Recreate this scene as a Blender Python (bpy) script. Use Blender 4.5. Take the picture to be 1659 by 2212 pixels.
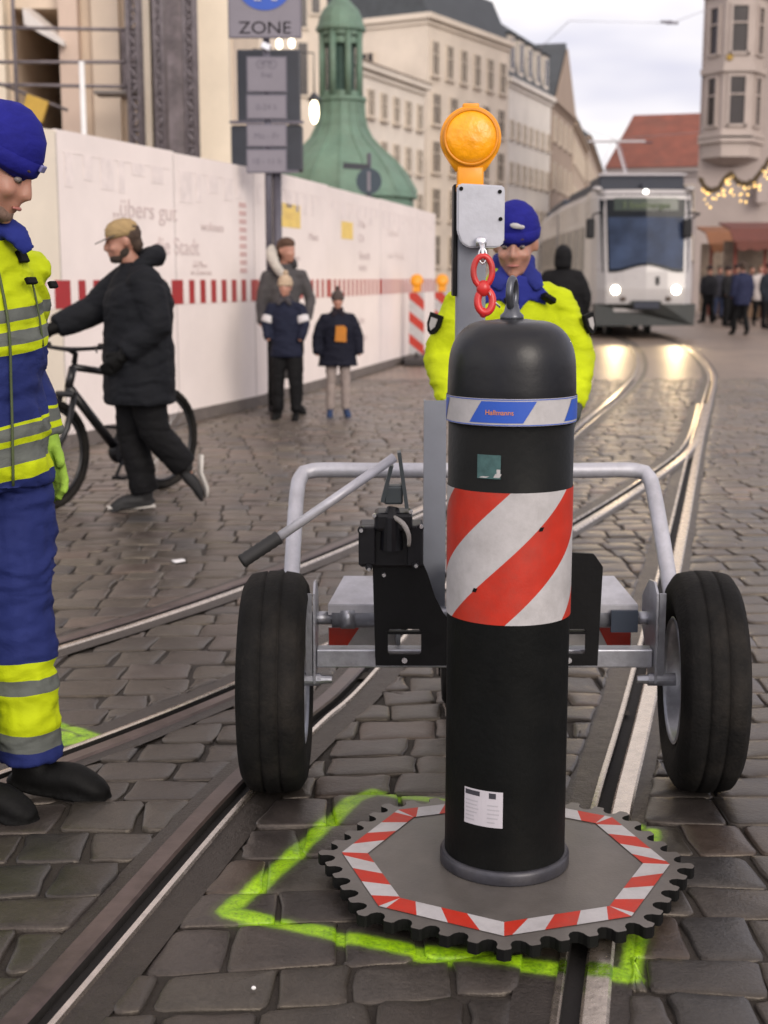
import bpy, bmesh, math, random
from mathutils import Vector, Matrix, Euler, noise
from math import sin, cos, pi, radians as R
random.seed(7)
S = bpy.context.scene
for o in list(bpy.data.objects): bpy.data.objects.remove(o)

# ------------------------------------------------------------------ camera, sky, sun, exposure
F, TILT, HC = 2930.0, R(9.8), 1.4          # focal length in units of a 1659 x 2212 picture
cam = bpy.data.cameras.new('camera'); camo = bpy.data.objects.new('camera', cam); S.collection.objects.link(camo)
camo.location = (0, 0, HC); camo.rotation_euler = (R(90)-TILT, 0, 0)
cam.sensor_fit = 'VERTICAL'; cam.sensor_height = 36; cam.sensor_width = 27; cam.lens = 36*F/2212
cam.clip_start = .05; cam.clip_end = 2500
cam.dof.use_dof = True; cam.dof.focus_distance = 3.25; cam.dof.aperture_fstop = 4.0
S.camera = camo
S.render.resolution_x, S.render.resolution_y = 768, 1024
S.view_settings.view_transform = 'Standard'; S.view_settings.look = 'None'
S.view_settings.exposure = 0.22; S.view_settings.gamma = 1

SUN_EL, SUN_AZ = R(24), R(152)
w = bpy.data.worlds.new("World"); S.world = w; w.use_nodes = True
nt = w.node_tree; nt.nodes.clear()
def N(t, typ, **k):
    n = t.nodes.new(typ)
    for a, b in k.items():
        if a.startswith('i_'): n.inputs[a[2:]].default_value = b
        else: setattr(n, a, b)
    return n
out = N(nt, 'ShaderNodeOutputWorld'); bg = N(nt, 'ShaderNodeBackground'); bg.inputs[1].default_value = .12
sky = N(nt, 'ShaderNodeTexSky'); sky.sky_type = 'NISHITA'; sky.sun_disc = False
sky.sun_elevation = SUN_EL; sky.sun_rotation = SUN_AZ
tc = N(nt, 'ShaderNodeTexCoord'); mp = N(nt, 'ShaderNodeMapping'); mp.inputs['Scale'].default_value = (1.5, 1.5, 4.5)
mp.inputs['Location'].default_value = (.35, 0, .55)
nz = N(nt, 'ShaderNodeTexNoise'); nz.inputs['Scale'].default_value = 1.6; nz.inputs['Detail'].default_value = 4; nz.inputs['Roughness'].default_value = .5
cr = N(nt, 'ShaderNodeValToRGB')
cr.color_ramp.elements[0].position = .38; cr.color_ramp.elements[0].color = (.44, .44, .58, 1)
cr.color_ramp.elements[1].position = .60; cr.color_ramp.elements[1].color = (1, .94, .90, 1)
sx = N(nt, 'ShaderNodeSeparateXYZ'); mr = N(nt, 'ShaderNodeMapRange')
mr.inputs['From Min'].default_value = .0; mr.inputs['From Max'].default_value = .9
mr.inputs['To Min'].default_value = 9.4; mr.inputs['To Max'].default_value = 11.0
warm = N(nt, 'ShaderNodeMix', data_type='RGBA'); warm.inputs[6].default_value = (1, 1, 1, 1); warm.inputs[7].default_value = (1, .95, .90, 1)
wz = N(nt, 'ShaderNodeMapRange'); wz.inputs['From Min'].default_value = .25; wz.inputs['From Max'].default_value = .7
wm = N(nt, 'ShaderNodeMix', data_type='RGBA', blend_type='MULTIPLY'); wm.inputs[0].default_value = 1
nt.links.new(sx.outputs[2], wz.inputs[0]); nt.links.new(wz.outputs[0], warm.inputs[0]); nt.links.new(cr.outputs[0], wm.inputs[6]); nt.links.new(warm.outputs[2], wm.inputs[7])
vm = N(nt, 'ShaderNodeVectorMath', operation='SCALE'); mx = N(nt, 'ShaderNodeMix', data_type='RGBA'); mx.inputs[0].default_value = .93
L = nt.links.new
L(tc.outputs['Generated'], mp.inputs[0]); L(mp.outputs[0], nz.inputs['Vector']); L(nz.outputs[0], cr.inputs[0])
L(tc.outputs['Generated'], sx.inputs[0]); L(sx.outputs[2], mr.inputs[0])
az = N(nt, 'ShaderNodeMapRange'); az.inputs['From Min'].default_value = .1; az.inputs['From Max'].default_value = -.9; az.inputs['To Min'].default_value = 1; az.inputs['To Max'].default_value = 1.55
am = N(nt, 'ShaderNodeMath', operation='MULTIPLY'); L(sx.outputs[1], az.inputs[0]); L(az.outputs[0], am.inputs[0]); L(mr.outputs[0], am.inputs[1])
L(wm.outputs[2], vm.inputs[0]); L(am.outputs[0], vm.inputs['Scale'])
L(sky.outputs[0], mx.inputs[6]); L(vm.outputs[0], mx.inputs[7]); L(mx.outputs[2], bg.inputs[0]); L(bg.outputs[0], out.inputs[0])
sl = bpy.data.lights.new('sun', 'SUN'); sl.energy = 1.6; sl.angle = R(28); sl.color = (1, .90, .78)
so = bpy.data.objects.new('sun', sl); S.collection.objects.link(so)
sd = Vector((sin(SUN_AZ)*cos(SUN_EL), cos(SUN_AZ)*cos(SUN_EL), sin(SUN_EL)))
so.rotation_euler = (-sd).to_track_quat('-Z', 'Y').to_euler()

# ------------------------------------------------------------------ helpers
def ray(x, y):
    u = (x-829.5)/F; v = (1106-y)/F
    return Vector((u, cos(TILT)+v*sin(TILT), -sin(TILT)+v*cos(TILT)))
def at(x, y, Y):
    d = ray(x, y); return Vector((0, 0, HC)) + d*(Y/d.y)
def zat(y, Y): return at(829.5, y, Y).z
def xat(x, Y, z=1.0):
    dep = Y*cos(TILT)+(HC-z)*sin(TILT); return (x-829.5)/F*dep

MATS = {}
def mat(name, col, rough=.6, metal=0, var=.12, vscale=8, bump=0, bscale=60, emit=None, dirt=0, coat=0, trans=0, spec=None):
    if name in MATS: return MATS[name]
    m = bpy.data.materials.new(name); m.use_nodes = True; t = m.node_tree; b = t.nodes['Principled BSDF']
    b.inputs['Roughness'].default_value = rough; b.inputs['Metallic'].default_value = metal
    if spec is not None: b.inputs['Specular IOR Level'].default_value = spec
    if coat: b.inputs['Coat Weight'].default_value = coat
    if trans: b.inputs['Transmission Weight'].default_value = trans
    co = N(t, 'ShaderNodeTexCoord'); n = N(t, 'ShaderNodeTexNoise'); n.inputs['Scale'].default_value = vscale; n.inputs['Detail'].default_value = 6
    n.inputs['Roughness'].default_value = .65
    t.links.new(co.outputs['Object'], n.inputs['Vector'])
    r = N(t, 'ShaderNodeValToRGB'); e = r.color_ramp.elements
    e[0].position = .3; e[1].position = .7
    e[0].color = tuple(c*(1-var) for c in col)+(1,); e[1].color = tuple(min(1, c*(1+var)) for c in col)+(1,)
    t.links.new(n.outputs[0], r.inputs[0]); last = r.outputs[0]
    if dirt:
        n2 = N(t, 'ShaderNodeTexNoise'); n2.inputs['Scale'].default_value = vscale*.37; n2.inputs['Detail'].default_value = 8; n2.inputs['Roughness'].default_value = .75
        t.links.new(co.outputs['Object'], n2.inputs['Vector'])
        r2 = N(t, 'ShaderNodeValToRGB'); r2.color_ramp.elements[0].position = .45; r2.color_ramp.elements[1].position = .72
        r2.color_ramp.elements[0].color = (0, 0, 0, 1); r2.color_ramp.elements[1].color = (dirt, dirt, dirt, 1)
        mm = N(t, 'ShaderNodeMix', data_type='RGBA'); mm.inputs[7].default_value = (.09, .075, .06, 1)
        t.links.new(n2.outputs[0], r2.inputs[0]); t.links.new(r2.outputs[0], mm.inputs[0]); t.links.new(last, mm.inputs[6]); last = mm.outputs[2]
    t.links.new(last, b.inputs['Base Color'])
    rr = N(t, 'ShaderNodeMapRange'); rr.inputs['To Min'].default_value = max(.02, rough-.1); rr.inputs['To Max'].default_value = min(1, rough+.1)
    t.links.new(n.outputs[0], rr.inputs[0]); t.links.new(rr.outputs[0], b.inputs['Roughness'])
    if bump:
        nb = N(t, 'ShaderNodeTexNoise'); nb.inputs['Scale'].default_value = bscale; nb.inputs['Detail'].default_value = 4
        t.links.new(co.outputs['Object'], nb.inputs['Vector'])
        bp = N(t, 'ShaderNodeBump'); bp.inputs['Strength'].default_value = bump; bp.inputs['Distance'].default_value = .01
        t.links.new(nb.outputs[0], bp.inputs['Height']); t.links.new(bp.outputs[0], b.inputs['Normal'])
    if emit:
        b.inputs['Emission Color'].default_value = tuple(emit[:3])+(1,); b.inputs['Emission Strength'].default_value = emit[3]
    MATS[name] = m; return m

def link(o, parent=None):
    S.collection.objects.link(o)
    if parent: o.parent = parent
    return o
def obj(name, bm, m, parent=None, smooth=False):
    me = bpy.data.meshes.new(name); bmesh.ops.recalc_face_normals(bm, faces=bm.faces[:]); bm.to_mesh(me); bm.free()
    for x in (m if isinstance(m, (list, tuple)) else [m]): me.materials.append(x)
    if smooth: me.polygons.foreach_set('use_smooth', [True]*len(me.polygons))
    return link(bpy.data.objects.new(name, me), parent)
def tag(o, label=None, cat=None, group=None, kind=None):
    if label: o['label'] = label
    if cat: o['category'] = cat
    if group: o['group'] = group
    if kind: o['kind'] = kind
    return o
def thing(name, label, cat, loc=(0, 0, 0), rotz=0, group=None):
    o = bpy.data.objects.new(name, None); S.collection.objects.link(o); o.empty_display_size = .1
    o.location = loc; o.rotation_euler = (0, 0, rotz); return tag(o, label, cat, group)
def dup(root, loc, rotz=0, label=None):
    def cp(o, p):
        c = o.copy(); S.collection.objects.link(c); c.parent = p
        for ch in o.children: cp(ch, c)
        return c
    r = cp(root, None); r.location = loc; r.rotation_euler = (0, 0, rotz)
    if label: r['label'] = label
    return r

def box(bm, c, s, rot=None, bev=0, mi=0):
    r = bmesh.ops.create_cube(bm, size=1); vs = r['verts']
    M = Matrix.Translation(c) @ (rot.to_4x4() if rot else Matrix()) @ Matrix.Diagonal((s[0], s[1], s[2], 1))
    bmesh.ops.transform(bm, matrix=M, verts=vs)
    fs = list({f for v in vs for f in v.link_faces})
    for f in fs: f.material_index = mi
    if bev:
        es = list({e for v in vs for e in v.link_edges})
        rr = bmesh.ops.bevel(bm, geom=es, offset=bev, segments=2, affect='EDGES', profile=.5)
        for f in rr['faces']: f.material_index = mi
    return vs
def rotm(v, ref=Vector((1, 0, 0))):
    t = Vector(v).normalized(); s = ref-ref.dot(t)*t
    if s.length < .2: s = Vector((0, 1, 0))-t.y*t
    s.normalize(); return t, s, t.cross(s)
def tube(bm, pts, n=12, caps=True, mi=0, ref=Vector((1, 0, 0)), step=0, per=False):
    """pts: (x,y,z,r) or (x,y,z,rx,ry)"""
    P = [(Vector(p[:3]), p[3], p[4] if len(p) > 4 else p[3]) for p in pts]
    if step:
        Q = []
        m = len(P); rng = range(m) if per else range(m-1)
        for i in rng:
            a = P[(i-1) % m] if (per or i > 0) else P[i]; b = P[i]; c = P[(i+1) % m]; d = P[(i+2) % m] if (per or i+2 < m) else c
            k = max(1, int((c[0]-b[0]).length/step))
            for j in range(k):
                u = j/k
                def cm(A, B, C, D): return .5*((2*B)+(C-A)*u+(2*A-5*B+4*C-D)*u*u+(3*B-A-3*C+D)*u**3)
                Q.append((cm(a[0], b[0], c[0], d[0]), max(.0005, cm(a[1], b[1], c[1], d[1])), max(.0005, cm(a[2], b[2], c[2], d[2]))))
        if not per: Q.append(P[-1])
        P = Q
    rings = []; m = len(P); ls = None
    for i, (p, rx, ry) in enumerate(P):
        if per: t = P[(i+1) % m][0]-P[(i-1) % m][0]
        else: t = P[min(i+1, m-1)][0]-P[max(i-1, 0)][0]
        t.normalize()
        if ls is None: t, s, b = rotm(t, ref)
        else:
            s = ls-ls.dot(t)*t; s.normalize(); b = t.cross(s)
        ls = s
        rings.append([bm.verts.new(p+s*rx*cos(2*pi*k/n)+b*ry*sin(2*pi*k/n)) for k in range(n)])
    for i in range(m if per else m-1):
        A, B = rings[i], rings[(i+1) % m]
        for k in range(n):
            f = bm.faces.new((A[k], A[(k+1) % n], B[(k+1) % n], B[k])); f.material_index = mi
    if caps and not per:
        for rg in (rings[0][::-1], rings[-1]):
            f = bm.faces.new(rg); f.material_index = mi
def blob(bm, c, r, rot=None, seg=14, mi=0):
    q = bmesh.ops.create_uvsphere(bm, u_segments=seg, v_segments=max(6, seg//2+2), radius=1)
    if not hasattr(r, '__len__'): r = (r, r, r)
    bmesh.ops.transform(bm, matrix=Matrix.Translation(c) @ (rot.to_4x4() if rot else Matrix()) @ Matrix.Diagonal((*r, 1)), verts=q['verts'])
    for f in {f for v in q['verts'] for f in v.link_faces}: f.material_index = mi
def lathe(bm, prof, n=48, c=(0, 0, 0), axis='Z', mi=0, close=True):
    rings = []
    for r, h in prof:
        ring = []
        for k in range(n):
            a = 2*pi*k/n
            v = (r*cos(a), r*sin(a), h) if axis == 'Z' else (h, r*cos(a), r*sin(a)) if axis == 'X' else (r*cos(a), h, r*sin(a))
            ring.append(bm.verts.new(Vector(v)+Vector(c)))
        rings.append(ring)
    for i in range(len(rings)-1):
        for k in range(n):
            f = bm.faces.new((rings[i][k], rings[i][(k+1) % n], rings[i+1][(k+1) % n], rings[i+1][k])); f.material_index = mi
    if close:
        for rg in (rings[0][::-1], rings[-1]):
            f = bm.faces.new(rg); f.material_index = mi
def prism(bm, pts, depth, frame=None, mi=0):
    """pts 2D polygon (a,b) extruded by depth; frame(a,b,d)->Vector"""
    fr = frame or (lambda a, b, d: Vector((a, d, b)))
    A = [bm.verts.new(fr(a, b, 0)) for a, b in pts]; B = [bm.verts.new(fr(a, b, depth)) for a, b in pts]
    n = len(pts)
    for f in (bm.faces.new(A), bm.faces.new(B[::-1])): f.material_index = mi
    for i in range(n):
        f = bm.faces.new((A[i], B[i], B[(i+1) % n], A[(i+1) % n])); f.material_index = mi
def fuse(name, bm, m, parent, vox=.012, it=4, fold=0, fs=9, seed=0):
    o = obj(name, bm, m, parent)
    r = o.modifiers.new('r', 'REMESH'); r.mode = 'VOXEL'; r.voxel_size = vox
    sm = o.modifiers.new('s', 'SMOOTH'); sm.iterations = it; sm.factor = .6
    bpy.context.view_layer.update()
    dg = bpy.context.evaluated_depsgraph_get(); me = bpy.data.meshes.new_from_object(o.evaluated_get(dg))
    o.modifiers.clear(); old = o.data; o.data = me; me.name = name; bpy.data.meshes.remove(old)
    if not me.materials:
        me.materials.append(m)
    if fold:
        off = Vector((seed*3.7, seed*1.3, seed*5.1)); nr = [v.normal.copy() for v in me.vertices]
        for v, nn in zip(me.vertices, nr):
            p = v.co
            a = noise.noise(Vector((p.x*fs, p.y*fs, p.z*fs*1.7))+off)
            b = 1-abs(noise.noise(Vector((p.x*fs*.7+a*.6, p.y*fs*.7, p.z*fs*2.3+a))+off*2))*2.4
            c2 = noise.noise(Vector((p.x*fs*2.6+b, p.y*fs*2.6, p.z*fs*3.4))-off)
            v.co = p+nn*fold*(a*.8+b*.6+abs(c2)*-.55)
    me.polygons.foreach_set('use_smooth', [True]*len(me.polygons))
    return o
def text(name, s, size, m, parent, loc, rot, depth=.002, align='CENTER', shear=0, wrap=None, sx=1):
    c = bpy.data.curves.new(name, 'FONT'); c.body = s; c.size = size; c.extrude = depth; c.align_x = align; c.shear = shear
    o = bpy.data.objects.new(name, c); S.collection.objects.link(o)
    dg = bpy.context.evaluated_depsgraph_get(); me = bpy.data.meshes.new_from_object(o.evaluated_get(dg))
    bpy.data.objects.remove(o); me.materials.clear(); me.materials.append(m)
    o = bpy.data.objects.new(name, me); link(o, parent)
    if wrap:
        cx, cz, r = wrap
        for v in me.vertices:
            a = cx+v.co.x*sx/r; rr = r+v.co.z
            v.co = Vector((rr*sin(a), -rr*cos(a), cz+v.co.y))
    else:
        o.location = loc; o.rotation_euler = rot; o.scale = (sx, 1, 1)
    return o

# ------------------------------------------------------------------ materials
galv = mat('galvanised', (.36, .37, .41), .38, .75, .16, 30, .08, 90, dirt=.25)
galvl = mat('galvanised_light', (.44, .44, .48), .45, .35, .12, 20, .05, 60, dirt=.3)
paintgrey = mat('grey_powder_coat', (.20, .215, .25), .42, .2, .06, 6, .03, 200, dirt=.2)
blackm = mat('black_steel', (.003, .003, .0035), .5, 0, .3, 20, .05, 80, spec=.2)
blackp = mat('black_plastic', (.006, .006, .008), .4, 0, .3, 12, .04, 120, spec=.3)
rubber = mat('rubber', (.0085, .0082, .008), .78, 0, .4, 9, .3, 110, dirt=.22, spec=.12)
redm = mat('hook_red', (.55, .02, .02), .35, 0, .15, 30, .03, 90, dirt=.35)
chrome = mat('bright_zinc', (.65, .65, .68), .25, .9, .1, 30)
white = mat('white_paint', (.72, .71, .70), .5, 0, .06, 3, dirt=.15)
skin = mat('skin', (.38, .19, .135), .5, 0, .1, 18, .08, 220)
skin.node_tree.nodes['Principled BSDF'].inputs['Subsurface Weight'].default_value = .12
skin.node_tree.nodes['Principled BSDF'].inputs['Subsurface Scale'].default_value = .01
hiviz = (.70, .86, .02)
glow_or = mat('amber_lens', (.82, .31, .003), .35, 0, .3, 14, .4, 45, coat=.15, emit=(1, .36, .0, .10))

# paint mask ------------------------------------------------------------
SEGS = [((-.350, 2.845), (-.085, 3.50), .026), ((-.085, 3.50), (-.03, 3.555), .024), ((-.03, 3.555), (.66, 3.33), .018),
        ((.69, 3.30), (.50, 2.56), .022), ((-.345, 2.835), (.08, 2.665), .026), ((.08, 2.665), (.50, 2.565), .030),
        ((-.90, 4.03), (-1.35, 4.38), .022), ((-.93, 4.0), (-1.3, 3.78), .03), ((-1.0, 4.02), (-1.3, 4.05), .08)]
def paint_group():
    g = bpy.data.node_groups.new('spray_paint', 'ShaderNodeTree')
    g.interface.new_socket('Color', in_out='INPUT', socket_type='NodeSocketColor')
    g.interface.new_socket('Color', in_out='OUTPUT', socket_type='NodeSocketColor')
    gi = N(g, 'NodeGroupInput'); go = N(g, 'NodeGroupOutput'); ge = N(g, 'ShaderNodeNewGeometry')
    K = g.links.new
    def vmath(op, a, b=None):
        n = N(g, 'ShaderNodeVectorMath', operation=op)
        for i, x in enumerate((a, b)):
            if x is None: continue
            if isinstance(x, (tuple, list)): n.inputs[i].default_value = x
            else: K(x, n.inputs[i])
        return n
    def math_(op, a, b=0., clamp=False):
        n = N(g, 'ShaderNodeMath', operation=op, use_clamp=clamp)
        for i, x in enumerate((a, b)):
            if isinstance(x, (int, float)): n.inputs[i].default_value = x
            else: K(x, n.inputs[i])
        return n.outputs[0]
    flat = vmath('MULTIPLY', ge.outputs['Position'], (1, 1, 0)).outputs[0]
    n1 = N(g, 'ShaderNodeTexNoise'); n1.inputs['Scale'].default_value = 22; n1.inputs['Detail'].default_value = 6; n1.inputs['Roughness'].default_value = .7
    K(ge.outputs['Position'], n1.inputs['Vector'])
    n2 = N(g, 'ShaderNodeTexNoise'); n2.inputs['Scale'].default_value = 150; n2.inputs['Detail'].default_value = 3
    K(ge.outputs['Position'], n2.inputs['Vector'])
    wob = math_('ADD', math_('MULTIPLY', math_('SUBTRACT', n1.outputs[0], .5), .022), math_('MULTIPLY', math_('SUBTRACT', n2.outputs[0], .5), .014))
    best = None; soft = None
    for a, b, wd in SEGS:
        A = Vector((*a, 0)); D = Vector((*b, 0))-A
        pa = vmath('SUBTRACT', flat, tuple(A)).outputs[0]
        h = math_('DIVIDE', vmath('DOT_PRODUCT', pa, tuple(D)).outputs['Value'], D.length_squared, True)
        sc = N(g, 'ShaderNodeVectorMath', operation='SCALE'); sc.inputs[0].default_value = tuple(D); K(h, sc.inputs['Scale'])
        d = vmath('LENGTH', vmath('SUBTRACT', pa, sc.outputs[0]).outputs[0]).outputs['Value']
        e = math_('ADD', math_('SUBTRACT', d, wd+.001 if wd < .05 else .05), wob)
        best = e if best is None else math_('MINIMUM', best, e)
    mrn = N(g, 'ShaderNodeMapRange'); mrn.inputs['From Min'].default_value = .006; mrn.inputs['From Max'].default_value = -.010
    K(best, mrn.inputs[0])
    halo = N(g, 'ShaderNodeMapRange'); halo.inputs['From Min'].default_value = .022; halo.inputs['From Max'].default_value = 0; halo.inputs['To Max'].default_value = .07
    K(best, halo.inputs[0])
    pv = N(g, 'ShaderNodeMapRange'); pv.inputs['From Min'].default_value = .32; pv.inputs['From Max'].default_value = .5; pv.inputs['To Min'].default_value = .55; pv.inputs['To Max'].default_value = .97; K(n2.outputs[0], pv.inputs[0])
    k = math_('MAXIMUM', math_('MULTIPLY', mrn.outputs[0], pv.outputs[0]), halo.outputs[0])
    m = N(g, 'ShaderNodeMix', data_type='RGBA'); K(k, m.inputs[0]); K(gi.outputs[0], m.inputs[6])
    vr = N(g, 'ShaderNodeValToRGB'); vr.color_ramp.elements[0].position = .3; vr.color_ramp.elements[1].position = .7
    vr.color_ramp.elements[0].color = (.11, .27, .004, 1); vr.color_ramp.elements[1].color = (.40, .68, .009, 1)
    K(n1.outputs[0], vr.inputs[0]); K(vr.outputs[0], m.inputs[7]); K(m.outputs[2], go.inputs[0]); return g
PG = paint_group()
def ground_mat(name, base, rough, attr=None, bump=.5, spots=True):
    m = bpy.data.materials.new(name); m.use_nodes = True; t = m.node_tree; b = t.nodes['Principled BSDF']; K = t.links.new
    ge = N(t, 'ShaderNodeNewGeometry')
    def ns(s, d=6, r=.6):
        n = N(t, 'ShaderNodeTexNoise'); n.inputs['Scale'].default_value = s; n.inputs['Detail'].default_value = d; n.inputs['Roughness'].default_value = r
        K(ge.outputs['Position'], n.inputs['Vector']); return n.outputs[0]
    big, mid, fine = ns(.9), ns(9, 8, .7), ns(120, 4, .7)
    r = N(t, 'ShaderNodeValToRGB'); r.color_ramp.elements[0].position = .28; r.color_ramp.elements[1].position = .75
    r.color_ramp.elements[0].color = tuple(c*.62 for c in base)+(1,); r.color_ramp.elements[1].color = tuple(c*1.35 for c in base)+(1,)
    K(mid, r.inputs[0]); last = r.outputs[0]
    def mul(a, bsock, f):
        x = N(t, 'ShaderNodeMix', data_type='RGBA', blend_type='MULTIPLY'); x.inputs[0].default_value = f
        K(a, x.inputs[6]); K(bsock, x.inputs[7]); return x.outputs[2]
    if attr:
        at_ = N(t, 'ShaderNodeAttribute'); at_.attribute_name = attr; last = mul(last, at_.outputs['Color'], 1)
    fr = N(t, 'ShaderNodeValToRGB'); fr.color_ramp.elements[0].position = .3; fr.color_ramp.elements[1].position = .72
    fr.color_ramp.elements[0].color = (.5, .5, .5, 1); fr.color_ramp.elements[1].color = (1.35, 1.3, 1.25, 1); K(fine, fr.inputs[0]); last = mul(last, fr.outputs[0], .7)
    br = N(t, 'ShaderNodeValToRGB'); br.color_ramp.elements[0].position = .35; br.color_ramp.elements[1].position = .7
    br.color_ramp.elements[0].color = (.72, .72, .74, 1); br.color_ramp.elements[1].color = (1.15, 1.1, 1.05, 1); K(big, br.inputs[0]); last = mul(last, br.outputs[0], .8)
    gp = N(t, 'ShaderNodeGroup'); gp.node_tree = PG; K(last, gp.inputs[0]); K(gp.outputs[0], b.inputs['Base Color'])
    b.inputs['Specular Tint'].default_value = (1, .88, .76, 1); b.inputs['Specular IOR Level'].default_value = .6
    rr = N(t, 'ShaderNodeMapRange'); rr.inputs['To Min'].default_value = rough-.16; rr.inputs['To Max'].default_value = rough+.14
    K(mid, rr.inputs[0]); K(rr.outputs[0], b.inputs['Roughness'])
    bp = N(t, 'ShaderNodeBump'); bp.inputs['Strength'].default_value = bump; bp.inputs['Distance'].default_value = .006; K(fine, bp.inputs['Height'])
    bp2 = N(t, 'ShaderNodeBump'); bp2.inputs['Strength'].default_value = bump; bp2.inputs['Distance'].default_value = .02; K(mid, bp2.inputs['Height'])
    K(bp.outputs[0], bp2.inputs['Normal']); K(bp2.outputs[0], b.inputs['Normal'])
    return m
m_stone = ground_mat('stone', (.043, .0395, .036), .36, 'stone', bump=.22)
m_joint = ground_mat('joint_sand', (.017, .015, .0135), .8)
m_fill = ground_mat('rail_mortar', (.026, .0225, .021), .45)
def steel_mat():
    m = mat('rail_steel', (.62, .54, .46), .27, .95, .18, 30, .06, 60, dirt=.2)
    t = m.node_tree; b = t.nodes['Principled BSDF']; l = b.inputs['Base Color'].links[0]; s = l.from_socket
    gp = N(t, 'ShaderNodeGroup'); gp.node_tree = PG; t.links.new(s, gp.inputs[0]); t.links.new(gp.outputs[0], b.inputs['Base Color']); return m
m_steel = steel_mat(); m_steel_dull = mat('rail_steel_dull', (.105, .078, .072), .34, .45, .3, 12, .08, 60, dirt=.3); m_groove = mat('rail_groove', (.010, .008, .007), .8, 0, .3, 20, .2, 80)

# ------------------------------------------------------------------ ground
bm = bmesh.new()
vs = [bm.verts.new(p) for p in [(-900, -60, -.030), (900, -60, -.030), (900, 1800, -.030), (-900, 1800, -.030)]]; bm.faces.new(vs)
tag(obj('ground', bm, m_joint), kind='structure')

def catmull(P, step):
    Q = []
    for i in range(len(P)-1):
        a = Vector(P[max(0, i-1)]); b = Vector(P[i]); c = Vector(P[i+1]); d = Vector(P[min(len(P)-1, i+2)])
        k = max(1, int((c-b).length/step))
        for j in range(k):
            u = j/k; Q.append(.5*((2*b)+(c-a)*u+(2*a-5*b+4*c-d)*u*u+(3*b-a-3*c+d)*u**3))
    Q.append(Vector(P[-1])); return Q
RAILS = [  # (groove centre line, side of the head: +1 right of travel direction)
    ([(.22, 1.6), (.355, 2.4), (.57, 3.37), (.88, 4.55), (1.63, 7.49), (2.62, 11.42), (3.80, 16.0), (4.75, 19.8), (5.55, 23.9), (6.20, 27.9), (6.60, 31.5), (6.95, 38), (7.3, 50)], 1),
    ([(-.84, 1.6), (-.65, 2.42), (-.41, 3.5), (-.23, 4.15), (-.03, 4.85), (.64, 7.8), (1.66, 12.0), (2.85, 16.4), (3.80, 20.3), (4.55, 24.2), (5.15, 28.1), (5.52, 31.5), (5.9, 38), (6.3, 50)], -1),
    ([(-1.9, 2.6), (-.98, 3.82), (-.5, 4.56), (.03, 5.5), (.55, 6.55), (1.12, 7.75), (1.90, 9.6), (2.62, 11.6), (3.55, 15.2)], 1),
    ([(-2.6, 3.2), (-1.9, 4.15), (-1.27, 5.04), (-.72, 5.96), (-.14, 7.19), (.75, 9.4), (1.55, 11.7)], -1)]
HALF = .105
paths = []
for k, (P, side) in enumerate(RAILS):
    Q = catmull(P, .12); paths.append(Q)
    zo = .0022*k
    prof_ = [  # across coordinate (positive = towards head), z, material
        (-HALF-.012, -.0065), (-.037, -.007), (-.034, .001), (-.022, .003), (-.018, -.002), (-.017, -.024), (.019, -.024), (.020, -.003), (.026, .003), (.070, .004), (.076, -.003), (HALF+.012, -.006)]
    mi_ = [2, 0, 0, 0, 1, 1, 1, 3, 3, 3, 2]
    bm = bmesh.new(); prev = None
    for i, p in enumerate(Q):
        t = (Q[min(i+1, len(Q)-1)]-Q[max(i-1, 0)]).normalized(); nrm = Vector((t.y, -t.x))*side
        ring = [bm.verts.new((p.x+nrm.x*a, p.y+nrm.y*a, z+zo+(noise.noise(Vector((p.x*3, p.y*3, j*1.7)))*.003 if j in (0, 11) else 0))) for j, (a, z) in enumerate(prof_)]
        if prev:
            for j in range(len(ring)-1):
                f = bm.faces.new((prev[j], prev[j+1], ring[j+1], ring[j])); f.material_index = 0 if (mi_[j] == 3 and p.y > 7.5) else mi_[j]
        prev = ring
    tag(obj('rail', bm, [m_steel, m_groove, m_fill, m_steel if k == 0 else m_steel_dull], smooth=False), kind='structure')

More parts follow.
